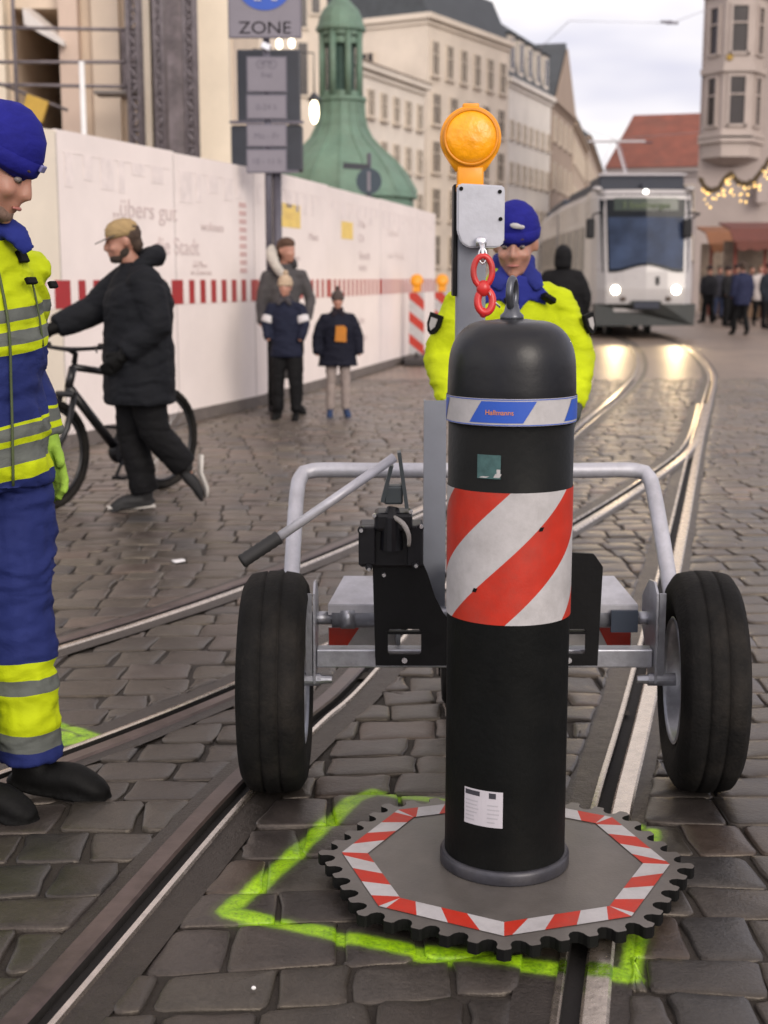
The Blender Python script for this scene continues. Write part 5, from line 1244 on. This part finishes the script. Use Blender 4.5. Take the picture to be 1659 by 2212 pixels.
def building(label, p0, p1, h, depth, wall, wins, roof=None, cornice=.35, loc_name='building', side_wins=None, roofh=2.5, roofm=None, dormers=0, chim=()):
    """p0->p1 is the street front, body lies to the left of that direction; wins: (z centre, count, width, height)"""
    a, b = Vector(p0), Vector(p1); d = (b-a).normalized(); Ln = (b-a).length
    t = thing('building', label, 'building', (a.x, a.y, 0), math.atan2(d.y, d.x))
    # local x along the front, local +y is the inside
    bm = bmesh.new(); box(bm, (Ln/2, depth/2, h/2), (Ln, depth, h)); wobj = obj('wall', bm, wall, t)
    if cornice:
        bm = bmesh.new(); box(bm, (Ln/2, depth/2-.02, h-.12), (Ln+.5, depth+.55, .28)); box(bm, (Ln/2, depth/2, h-.42), (Ln+.22, depth+.24, .16)); obj('cornice', bm, wall, t)
    def win(x, z, w_, h_, side=False):
        M = (lambda u, v, o: (-o, depth-(u), v)) if side else (lambda u, v, o: (u, -o, v))
        bm = bmesh.new()
        fw_ = .07
        for u0, v0, w0, h0 in ((x, z+h_/2+fw_/2, w_+2*fw_, fw_), (x, z-h_/2-fw_/2, w_+2*fw_, fw_), (x-w_/2-fw_/2, z, fw_, h_), (x+w_/2+fw_/2, z, fw_, h_), (x, z+h_*.12, w_, .05), (x, z, .05, h_)):
            c = Vector(M(u0, v0, .05)); s_ = (.10, w0, h0) if side else (w0, .10, h0); box(bm, c, s_)
        c = Vector(M(x, z-h_/2-.12, .10)); box(bm, c, (.2, w_+.35, .08) if side else (w_+.35, .2, .08))
        f = obj('window', bm, m_frame, t)
        bm = bmesh.new(); c = Vector(M(x, z, .015)); box(bm, c, (.03, w_, h_) if side else (w_, .03, h_)); obj('pane', bm, m_wd, f)
    for z, n, w_, h_ in wins:
        for i in range(n): win(Ln*(i+.5)/n, z, w_, h_)
    for z, n, w_, h_ in (side_wins or []):
        for i in range(n): win(depth*(i+.5)/n, z, w_, h_, True)
    rm = roofm or m_slate2
    if roof == 'mansard':
        bm = bmesh.new(); z0 = h+.02; s_ = .9
        lo = [(0, 0), (Ln, 0), (Ln, depth), (0, depth)]; hi = [(s_*.3, s_), (Ln-s_*.3, s_), (Ln-s_*.3, depth-s_), (s_*.3, depth-s_)]
        A = [bm.verts.new((*p, z0)) for p in lo]; B = [bm.verts.new((*p, z0+roofh)) for p in hi]
        for i in range(4): bm.faces.new((A[i], A[(i+1) % 4], B[(i+1) % 4], B[i]))
        r1 = bm.verts.new((Ln*.3, depth/2, z0+roofh+1.3)); r2 = bm.verts.new((Ln*.7, depth/2, z0+roofh+1.3))
        bm.faces.new((B[0], B[1], r2, r1)); bm.faces.new((B[2], B[3], r1, r2)); bm.faces.new((B[1], B[2], r2)); bm.faces.new((B[3], B[0], r1)); bm.faces.new(A[::-1])
        ro = obj('roof', bm, rm, t)
    if roof == 'gable':   # ridge runs across, gable to the street
        bm = bmesh.new(); z0 = h+.02
        prism(bm, [(-.2, z0), (Ln+.2, z0), (Ln/2, z0+roofh)], depth, lambda a_, b_, d_: Vector((a_, d_-.1, b_))); ro = obj('roof', bm, rm, t)
        bm = bmesh.new(); prism(bm, [(.25, z0), (Ln-.25, z0), (Ln/2, z0+roofh-.4)], .1, lambda a_, b_, d_: Vector((a_, d_-.25, b_))); obj('gable_wall', bm, wall, t)
    if roof == 'ridge':   # ridge parallel to the street
        bm = bmesh.new(); z0 = h+.02
        A = [bm.verts.new(p) for p in ((-.3, -.4, z0), (Ln+.3, -.4, z0), (Ln+.3, depth+.4, z0), (-.3, depth+.4, z0))]; r1 = bm.verts.new((Ln*.12, depth/2, z0+roofh)); r2 = bm.verts.new((Ln*.88, depth/2, z0+roofh))
        bm.faces.new((A[0], A[1], r2, r1)); bm.faces.new((A[2], A[3], r1, r2)); bm.faces.new((A[1], A[2], r2)); bm.faces.new((A[3], A[0], r1)); bm.faces.new(A[::-1]); ro = obj('roof', bm, rm, t)
    for i in range(dormers):
        x = Ln*(i+.5)/dormers; z = h+roofh*.45; bm = bmesh.new(); box(bm, (x, .55, z), (Ln/dormers*.52, .9, roofh*.62)); dm = obj('dormer', bm, m_cream2, t)
        bm = bmesh.new(); box(bm, (x, .09, z), (Ln/dormers*.30, .04, roofh*.5)); obj('pane', bm, m_wd, dm)
        bm = bmesh.new(); box(bm, (x, .5, z+roofh*.34), (Ln/dormers*.62, 1.1, .1)); obj('dormer_roof', bm, rm, dm)
    for x, y_, z, w_ in chim:
        bm = bmesh.new(); box(bm, (x, y_, z), (w_, w_*.8, 1.8)); box(bm, (x, y_, z+.93), (w_+.15, w_*.8+.15, .12)); obj('chimney', bm, m_brown, t)
    return t
building('pale low building with small square windows right behind the copper roof', (-3.2, 56.0), (1.97, 68.2), 10.6, 12, m_cream2, [(9.0, 9, .55, 1.05), (6.9, 9, .55, 1.05), (4.8, 9, .6, 1.1)], 'ridge', .2, roofh=1.6, roofm=m_cream2)
building('tall cream building with narrow attic windows and dark roof behind the amber lamp', (2.20, 72.0), (7.1, 80.6), 14.6, 14, m_cream, [(12.5, 6, .62, 1.6), (10.0, 5, .75, 1.45), (7.6, 5, .75, 1.5), (5.2, 5, .75, 1.5), (2.8, 5, .8, 1.5)], 'mansard', .35, roofh=2.2, side_wins=[(12.2, 2, .7, 1.4)], chim=((2.2, 3.0, 17.6, .9), (6.0, 3.2, 17.4, .8)))
building('white building with dark mansard roof and a row of dormers', (7.15, 80.7), (10.7, 90.0), 12.7, 12, m_white2, [(9.9, 7, .5, .9), (7.5, 7, .55, 1.0), (5.0, 7, .55, 1.0)], 'mansard', .3, roofh=3.2, dormers=5, chim=((1.2, 3.2, 17.2, .9),))
building('narrow brown gabled house farther down the street', (10.8, 90.3), (13.6, 101.0), 12.8, 12, m_brown, [(11.0, 4, .9, 1.5), (8.0, 4, .9, 1.5), (5.0, 4, .9, 1.5)], 'gable', .3, roofh=4.2, side_wins=[(11.0, 2, .9, 1.4)])
building('ochre house with balconies beyond the brown gabled house', (13.7, 101.3), (17.6, 122.0), 12.5, 12, m_ochre, [(10.5, 7, 1.0, 1.6), (7.3, 7, 1.0, 1.6), (4.0, 7, 1.0, 1.6)], 'ridge', .5, roofh=4.0, roofm=m_slate2, chim=((5, 2.5, 15.5, 1.1),))
building('dark brown house almost at the end of the street', (17.8, 122.5), (27.0, 172.0), 13.6, 12, m_brown, [(11.0, 9, 1.6, 1.8), (7.5, 9, 1.6, 1.8), (4.0, 9, 1.6, 1.8)], 'ridge', .6, roofh=4.5, chim=((20, 3, 17.5, 1.5), (38, 3, 17.5, 1.5)))
building('grey house closing the end of the street behind the tram', (26.5, 196.0), (52.0, 190.0), 13.0, 12, m_greyp, [(8.0, 8, 1.5, 2.0)], 'ridge', .5, roofh=3.0)
building('house with hipped red tiled roof behind the tram', (13.3, 82.0), (19.4, 80.2), 7.7, 9, m_greyp, [(6.0, 5, .8, 1.3), (3.2, 5, .8, 1.3)], 'ridge', .2, roofh=3.5, roofm=m_red2)

# stone building under scaffolding at the upper left
sb = thing('building', 'beige stone building behind the scaffolding with one large dark opening', 'building', (0, 24.0, 0))
m_st1 = wallmat('stone_beige', (.66, .56, .46)); m_st2 = wallmat('stone_light', (.78, .70, .58)); m_st3 = wallmat('stone_pinkish', (.60, .48, .41))
X24 = lambda x: xat(x, 24.0, 5)
bm = bmesh.new(); x0, x1 = X24(-160), X24(503)
fr_ = lambda a, b, d: Vector((a, d, b))
ox0, ox1, oz0, oz1 = X24(28), X24(136), zat(300, 24), zat(18, 24)
prism(bm, [(x0, 0), (ox0, 0), (ox0, 14), (x0, 14)], 5, fr_); prism(bm, [(ox1, 0), (x1, 0), (x1, 14), (ox1, 14)], 5, fr_); prism(bm, [(ox0, 0), (ox1, 0), (ox1, oz0), (ox0, oz0)], 5, fr_); prism(bm, [(ox0, oz1), (ox1, oz1), (ox1, 14), (ox0, 14)], 5, fr_)
bmesh.ops.remove_doubles(bm, verts=bm.verts[:], dist=.001)
obj('wall', bm, m_st1, sb)
bm = bmesh.new(); box(bm, ((ox0+ox1)/2, 3.5, (oz0+oz1)/2), (ox1-ox0-.02, .05, oz1-oz0-.02)); obj('dark_interior', bm, mat('interior_dark', (.012, .012, .016), .8), sb)
for a_, b_, m_, dp in ((-20, 22, m_st2, .35), (138, 178, m_st3, .30), (205, 262, m_st1, .18), (302, 330, m_st2, .25), (424, 500, m_st2, .45)):
    bm = bmesh.new(); box(bm, ((X24(a_)+X24(b_))/2, -dp/2-.003, 7), (X24(b_)-X24(a_), dp, 13.98)); obj('pilaster', bm, m_, sb)
bm = bmesh.new(); box(bm, ((X24(264)+X24(300))/2, -.06, zat(140, 24)), (X24(300)-X24(264), .10, 1.1)); box(bm, ((X24(336)+X24(420))/2, -.12, 6), (X24(420)-X24(336), .2, 8)); obj('recess_panel', bm, mat('panel_mauve', (.22, .19, .20), .7, 0, .5, 3.5), sb)
bm = bmesh.new(); A_, B_2, C_, D_2 = at(45, 15, 23.4), at(133, 88, 23.4), at(136, 98, 23.4), at(48, 50, 23.4)
vv = [bm.verts.new((p.x, -.5, p.z)) for p in (A_, B_2, C_, D_2)]+[bm.verts.new((p.x, .1, p.z+.12)) for p in (A_, B_2, C_, D_2)]
for ids in ((0, 1, 2, 3), (4, 7, 6, 5), (0, 4, 5, 1), (1, 5, 6, 2), (2, 6, 7, 3), (3, 7, 4, 0)): bm.faces.new([vv[i] for i in ids])
obj('tarpaulin', bm, mat('tarp_white', (.62, .58, .55), .6), sb)
# scaffold in front
sc = thing('scaffold', 'grey tube scaffolding with lattice masts in front of the beige stone building', 'scaffolding', (0, 22.6, 0))
m_sc = mat('scaffold_steel', (.16, .14, .15), .5, .4, .3, 9); X22 = lambda x: xat(x, 22.6, 5)
def lattice(xa, xb, nm):
    bm = bmesh.new(); a_, b_ = X22(xa), X22(xb); z = 0.0
    for yy in (0, .3):
        tube(bm, [(a_, yy, 0, .035), (a_, yy, 12, .035)], 8); tube(bm, [(b_, yy, 0, .035), (b_, yy, 12, .035)], 8)
    k = 0; stp = max(.25, (b_-a_)*.95)
    while z < 11.6:
        for yy in (0, .3): tube(bm, [(a_ if k % 2 else b_, yy, z, .020), (b_ if k % 2 else a_, yy, z+stp, .020)], 6); tube(bm, [(a_, yy, z, .020), (b_, yy, z, .020)], 6)
        z += stp; k += 1
    obj(nm, bm, m_sc, sc, True)
lattice(276, 298, 'lattice_mast'); lattice(334, 350, 'lattice_mast'); lattice(398, 418, 'lattice_mast')
bm = bmesh.new()
for y_ in (62, 132, 186): z = zat(y_, 22.6); tube(bm, [(X22(-120), .1, z+(.05 if y_ != 132 else 0), .028), (X22(292), .1, z, .028)], 8)
for x in (30, -60): tube(bm, [(X22(x), .05, 0, .032), (X22(x), .05, 12, .032)], 8)
tube(bm, [(X22(-80), .2, zat(150, 22.6), .025), (X22(135), .2, zat(235, 22.6), .025)], 8)
obj('scaffold_tube', bm, m_sc, sc, True)
bm = bmesh.new()
z = zat(188, 22.6); box(bm, ((X22(196)+X22(292))/2, .35, z-.06), (X22(292)-X22(196), .5, .05)); obj('scaffold_board', bm, mat('board_grey', (.17, .15, .14), .8), sc)
bm = bmesh.new(); tube(bm, [(X22(178), -.1, 0, .045), (X22(178), -.1, zat(135, 22.6), .045)], 10); obj('white_upright', bm, white, sc, True)
bm = bmesh.new(); box(bm, (X22(72), -.05, zat(235, 22.6)), (.35, .1, .35), Euler((0, R(20), 0)).to_matrix()); obj('yellow_board', bm, mat('ochre_board', (.45, .28, .04), .6), sc)
# facade behind the signs
sb2 = building('cream facade with tall narrow windows between sign post and copper lantern', (xat(440, 36, 5), 36.0), (xat(708, 37, 5), 37.0), 12.5, 5, m_cream, [], None, .3)
bm = bmesh.new()
for px_, y0, y1 in ((520, 0, 90), (652, -30, 48), (655, 72, 205), (508, 180, 300), (690, -20, 40)):
    pass
for i, (px_, y0, y1, w_) in enumerate(((660, -40, 52, .22), (661, 88, 200, .24), (517, 150, 250, .30), (640, 240, 330, .3), (692, -40, 20, .2), (600, -60, 60, .3))):
    Yw = 36.4; q0, q1 = at(px_, y0, Yw), at(px_, y1, Yw); inv = sb2.matrix_basis.inverted(); c = inv @ Vector((q0.x, q0.y, (q0.z+q1.z)/2))
    bm = bmesh.new(); box(bm, (c.x, -.03, c.z), (w_+.14, .06, q0.z-q1.z+.14)); f = obj('window', bm, m_frame, sb2)
    bm = bmesh.new(); box(bm, (c.x, -.065, c.z), (w_, .02, q0.z-q1.z)); obj('pane', bm, m_wd, f)
m_bulb = mat('lamp_glow', (1, .95, .85), .4, emit=(1, .88, .66, 3))
for i, (x, y_, l_) in enumerate(((530, 96, 'leftmost of the three facade lights above the sign plates'), (603, 95, 'middle facade light above the sign plates'), (630, 93, 'rightmost facade light above the sign plates'))):
    q_ = at(x, y_, 33.0); t = thing('facade_light', 'small white lit '+l_, 'lamp', (q_.x, q_.y, q_.z), 0, 'facade lights')
    bm = bmesh.new(); blob(bm, (0, 0, 0), (.075, .07, .12)); obj('bulb', bm, m_bulb, t, True); bm = bmesh.new(); tube(bm, [(0, 0, .13, .05), (0, 0, .22, .05)], 10); tube(bm, [(0, 0, .2, .02), (0, .9, .2, .02)], 8); obj('bracket', bm, m_slate, t)
q_ = at(679, 241, 27.5); t = thing('hanging_lamp', 'lit oval street lamp hanging beside the copper roof', 'lamp', (q_.x, q_.y, q_.z))
bm = bmesh.new(); blob(bm, (0, 0, 0), (.085, .085, .23), seg=20); obj('lamp_glass', bm, mat('lamp_glow_warm', (1, .9, .7), .4, emit=(1, .84, .58, 7)), t, True)
bm = bmesh.new(); lathe(bm, [(0, .36), (.04, .35), (.12, .24), (.14, .20), (.0, .20)], 20); tube(bm, [(0, 0, .34, .015), (0, 0, 1.1, .015), (-1.2, .2, 1.2, .015), (-1.9, .6, 1.2, .015)], 8); obj('lamp_hood', bm, m_slate, t, True)

# copper lantern
cu = thing('copper_tower', 'green copper lantern with bell-shaped roof rising behind the hoarding', 'tower', (xat(737, 30, 5), 30, 0))
m_cu = mat('verdigris', (.135, .225, .170), .65, .1, .25, 1.6, .2, 10, dirt=.45)
m_cud = mat('verdigris_dark', (.045, .09, .075), .6, .1, .3, 3)
k_ = 30/F; zz = lambda y_: zat(y_, 30)
bm = bmesh.new(); lathe(bm, [(1.55, 0), (1.55, zz(432)), (1.64, zz(430)), (1.62, zz(415)), (1.55, zz(400)), (1.40, zz(375)), (1.14, zz(345)), (.86, zz(320)), (.66, zz(298)), (.55, zz(275)), (.50, zz(250)), (.49, zz(222)), (.54, zz(220)), (.54, zz(212)), (.3, zz(212))], 16); bell = obj('bell_roof', bm, m_cu, cu)
bm = bmesh.new()
for i in range(16):
    a = 2*pi*i/16; pr_ = [(1.62, 415), (1.40, 375), (1.14, 345), (.86, 320), (.66, 298), (.55, 275), (.50, 250), (.49, 222)]
    tube(bm, [(r*cos(a)*1.005, r*sin(a)*1.005, zz(y_), .018) for r, y_ in pr_], 6)
obj('seam', bm, m_cu, bell)
bm = bmesh.new()
for i in range(8):
    a = 2*pi*(i+.5)/8; tube(bm, [(.42*cos(a), .42*sin(a), zz(212), .075), (.42*cos(a), .42*sin(a), zz(70), .07)], 8)
obj('column', bm, m_cu, cu, True)
bm = bmesh.new(); lathe(bm, [(.30, zz(214)), (.30, zz(68))], 8); obj('lantern_core', bm, m_cud, cu)
bm = bmesh.new()
for z0, z1 in ((218, 200), (80, 66)): lathe(bm, [(.44, zz(z0)), (.47, zz(z0)), (.47, zz(z1)), (.44, zz(z1))], 8)
for i in range(8):
    a = 2*pi*i/8; ring_ = [(.40*cos(a)+.0, .40*sin(a), zz(90))]
lathe(bm, [(.40, zz(98)), (.44, zz(98)), (.44, zz(84)), (.40, zz(84))], 8); obj('railing', bm, m_cu, cu)
bm = bmesh.new(); lathe(bm, [(.47, zz(70)), (.53, zz(68)), (.53, zz(60)), (.49, zz(56)), (.46, zz(40)), (.38, zz(22)), (.25, zz(8)), (.14, zz(-6)), (.11, zz(-20)), (.16, zz(-30)), (.12, zz(-45)), (.02, zz(-70))], 16); obj('cupola', bm, m_cu, cu, False)

# tower with bay windows at the right
tw_ = thing('building', 'grey stone tower with a three-sided bay of tall windows at the upper right corner', 'building', (0, 60, 0))
m_tw2 = wallmat('stone_mauve', (.33, .285, .275)); m_tw3 = wallmat('stone_mauve_light', (.40, .35, .33))
X6 = lambda x: xat(x, 60, 8)
bm = bmesh.new(); prism(bm, [(X6(1514), .2), (X6(1760), .2), (X6(1760)+2, 6.2), (X6(1514)*1.105, 6.2)], 22, lambda a, b, d: Vector((a, b, d))); obj('wall', bm, m_tw2, tw_)
bx0, bx1, fx0, fx1 = X6(1519), X6(1648), X6(1548), X6(1606)
def bay(z0, z1, m, o, nm, par=tw_):
    bm = bmesh.new(); prism(bm, [(bx0-o, .21), (fx0-o*.5, -1.0-o), (fx1+o*.5, -1.0-o), (bx1+o, .21)], z1-z0, lambda a, b, d: Vector((a, b, z0+d))); return obj(nm, bm, m, par)
bay(zat(338, 59), 21.9, m_tw3, 0, 'bay')
for y_ in (148, 292, 300, -20): bay(zat(y_, 59)-.12, zat(y_, 59)+.12, m_tw3, .16, 'string_course')
bm = bmesh.new()
lo = [(bx0+.6, .21), (fx0+.3, -.3), (fx1-.3, -.3), (bx1-.6, .21)]; hi = [(bx0, .21), (fx0, -1.0), (fx1, -1.0), (bx1, .21)]
za_, zb2 = zat(352, 59), zat(338, 59)-.004
A = [bm.verts.new((*p, za_)) for p in lo]; B = [bm.verts.new((*p, zb2)) for p in hi]
for i in range(4): bm.faces.new((A[i], A[(i+1) % 4], B[(i+1) % 4], B[i]))
bm.faces.new(A[::-1]); bm.faces.new(B); obj('corbel', bm, m_tw2, tw_)
for y0, y1 in ((12, 112), (165, 268)):
    z0, z1 = zat(y1, 59), zat(y0, 59)
    for (ax, ay), (cx2, cy2), w_ in (((bx0, .21), (fx0, -1.0), .42), ((fx0, -1.0), (fx1, -1.0), .62), ((fx1, -1.0), (bx1, .21), .42)):
        mxp = Vector(((ax+cx2)/2, (ay+cy2)/2, (z0+z1)/2)); d = Vector((cx2-ax, cy2-ay, 0)); ln = d.length; d.normalize(); nn = Vector((d.y, -d.x, 0)); rt = Euler((0, 0, math.atan2(d.y, d.x))).to_matrix(); ww = w_*ln*.9
        bm = bmesh.new(); 
        for ux, uz, sx2, sz2 in ((-ww/2-.05, 0, .10, z1-z0+.2), (ww/2+.05, 0, .10, z1-z0+.2), (0, (z1-z0)/2+.05, ww, .1), (0, -(z1-z0)/2-.05, ww+.3, .1), (0, .25, ww, .06)): box(bm, mxp+d*ux+nn*.05+Vector((0, 0, uz)), (sx2, .12, sz2), rt)
        f = obj('window', bm, m_tw3, tw_); bm = bmesh.new(); box(bm, mxp+nn*.012, (ww, .03, z1-z0), rt); obj('pane', bm, m_wd, f)
q_ = at(1577, 123, 58.9); bm = bmesh.new(); blob(bm, (q_.x, -1.06, q_.z), (.14, .03, .14), seg=20); obj('gold_emblem', bm, mat('gold_paint', (.30, .19, .03), .6, .2), tw_)
bm = bmesh.new(); box(bm, (X6(1648), -.25, zat(415, 60)), (.5, .5, 1.0), bev=.05); obj('oriel', bm, m_tw2, tw_)

# market stalls, garland
def stall(x0, x1, Ys, zr, lab, rm, post, n=3):
    a, b = xat(x0, Ys, 2), xat(x1, Ys, 2); t = thing('market_stall', lab, 'market stall', ((a+b)/2, Ys, 0), 0, 'market stalls'); w_ = b-a
    bm = bmesh.new(); prism(bm, [(-.7, zr-.45), (0, zr), (1.6, zr+.25), (1.6, zr+.19), (0, zr-.06), (-.7, zr-.52)], w_+.4, lambda p, q, d: Vector((d-(w_+.4)/2, p, q))); obj('roof', bm, rm, t)
    bm = bmesh.new(); box(bm, (0, .1, 1.0), (w_, .1, .12)); box(bm, (0, .1, .5), (w_, .06, .95)); obj('counter', bm, mat('stall_wood', (.13, .075, .04), .7, 0, .25, 5), t)
    bm = bmesh.new(); box(bm, (0, 1.5, 1.4), (w_, .06, 2.6)); obj('back_wall', bm, mat('stall_back', (.22, .17, .13), .8, 0, .3, 4), t)
    for i in range(n): bm = bmesh.new(); box(bm, (-w_/2+.05+i*(w_-.1)/(n-1), 0, zr/2-.1), (.1, .1, zr-.2)); obj('post', bm, post, t)
    bm = bmesh.new(); prism(bm, [(-w_/2-.1, zr-.50), (w_/2+.1, zr-.50), (w_/2+.1, zr-.72)]+[(w_/2+.1-(w_+.2)*i/10, zr-.72-(.08 if i % 2 else 0)) for i in range(1, 10)]+[(-w_/2-.1, zr-.72)], .03, lambda p, q, d: Vector((p, -.70-d, q))); obj('valance', bm, rm, t)
m_sr = mat('stall_red', (.11, .03, .02), .7, 0, .2, 3); m_so = mat('stall_orange', (.19, .075, .03), .7, 0, .2, 3); m_pw = mat('post_red', (.20, .045, .03), .7)
stall(1585, 1720, 48, 3.1, 'market stall with dark red roof behind the crowd at the right edge', m_sr, m_pw)
stall(1533, 1582, 52, 3.1, 'narrow market stall with orange awning beside the tram', m_so, m_pw, 2)
gp0 = [(1512, 385), (1523, 405), (1535, 412), (1552, 408), (1566, 385), (1580, 375), (1592, 392), (1610, 398), (1630, 388), (1650, 362), (1672, 330)]
bm = bmesh.new(); pts = [at(x, y_, 33) for x, y_ in gp0]
tube(bm, [(*p, .05) for p in pts], 8, step=.08)
rnd = random.Random(3)
gar = None
for i in range(700):
    j = rnd.randrange(len(pts)-1); p = pts[j].lerp(pts[j+1], rnd.random()); a = rnd.random()*6.28; d = Vector((cos(a)*.5, rnd.uniform(-1, 1), sin(a))).normalized()
    q1 = p+d*.09; s_ = d.cross(Vector((0, 1, .3))).normalized()*.022
    f = bm.faces.new([bm.verts.new(v) for v in (p-s_, p+s_, q1)])
gar = tag(obj('fir_garland', bm, mat('fir_green', (.07, .045, .02), .8)), 'dark fir garland hung in swags with warm lights beside the tower', 'garland')
bm = bmesh.new()
for i in range(60):
    j = rnd.randrange(len(pts)-1); p = pts[j].lerp(pts[j+1], rnd.random()); blob(bm, p+Vector((0, rnd.uniform(-.05, .05), -rnd.uniform(.05, .55)**1.3)), rnd.uniform(.018, .030), seg=6)
obj('fairy_lights', bm, mat('fairy_glow', (1, .7, .3), .5, emit=(1, .60, .16, 1.6)), gar)
# overhead wires of the tramway
for lab, pts_, bits in (('upper span wire over the street with two dark insulators', [(1085, 180, 62), (1230, 45, 48), (1450, 50, 48), (1530, 20, 58)], [(1440, 47, 48), (1452, 50, 48)]),
                        ('lower span wire crossing the street above the tram', [(1215, 262, 95), (1330, 300, 70), (1520, 285, 60)], [(1318, 305, 70), (1400, 308, 66)]),
                        ('contact wire running along the street above the tram', [(1355, 372, 36), (1338, 310, 52), (1322, 300, 75), (1300, 360, 140)], [])):
    bm = bmesh.new(); q_ = [at(*p) for p in pts_]; tube(bm, [(*p, .012) for p in q_], 5)
    o = tag(obj('overhead_wire', bm, mat('wire_grey', (.28, .27, .30), .5)), lab, 'wire')
    if bits:
        bm = bmesh.new()
        for b_ in bits: box(bm, at(*b_), (.42, .08, .07), bev=.02)
        obj('insulator', bm, m_sb, o)
# small bits on the ground
t = bmesh.new(); q_ = Vector((-1.05, 6.62)); tube(t, [(q_.x, q_.y, .006, .03, .004), (q_.x+.05, q_.y+.03, .008, .02, .004)], 8)
tag(obj('paper_scrap', t, white), 'small white paper scrap lying on the paving left of the lever', 'litter')
t = bmesh.new(); q_ = at(548, 2142, 2.5); dd = ray(548, 2142); k = HC/-dd.z; blob(t, (dd.x*k, dd.y*k, .008), (.005, .004, .004), seg=8)
tag(obj('pebble', t, white), 'tiny white pebble on a cobble near the bottom edge', 'pebble')

for o in bpy.data.objects:
    if 'label' in o and not 4 <= len(o['label'].split()) <= 16: print('LABEL', len(o['label'].split()), o['label'])
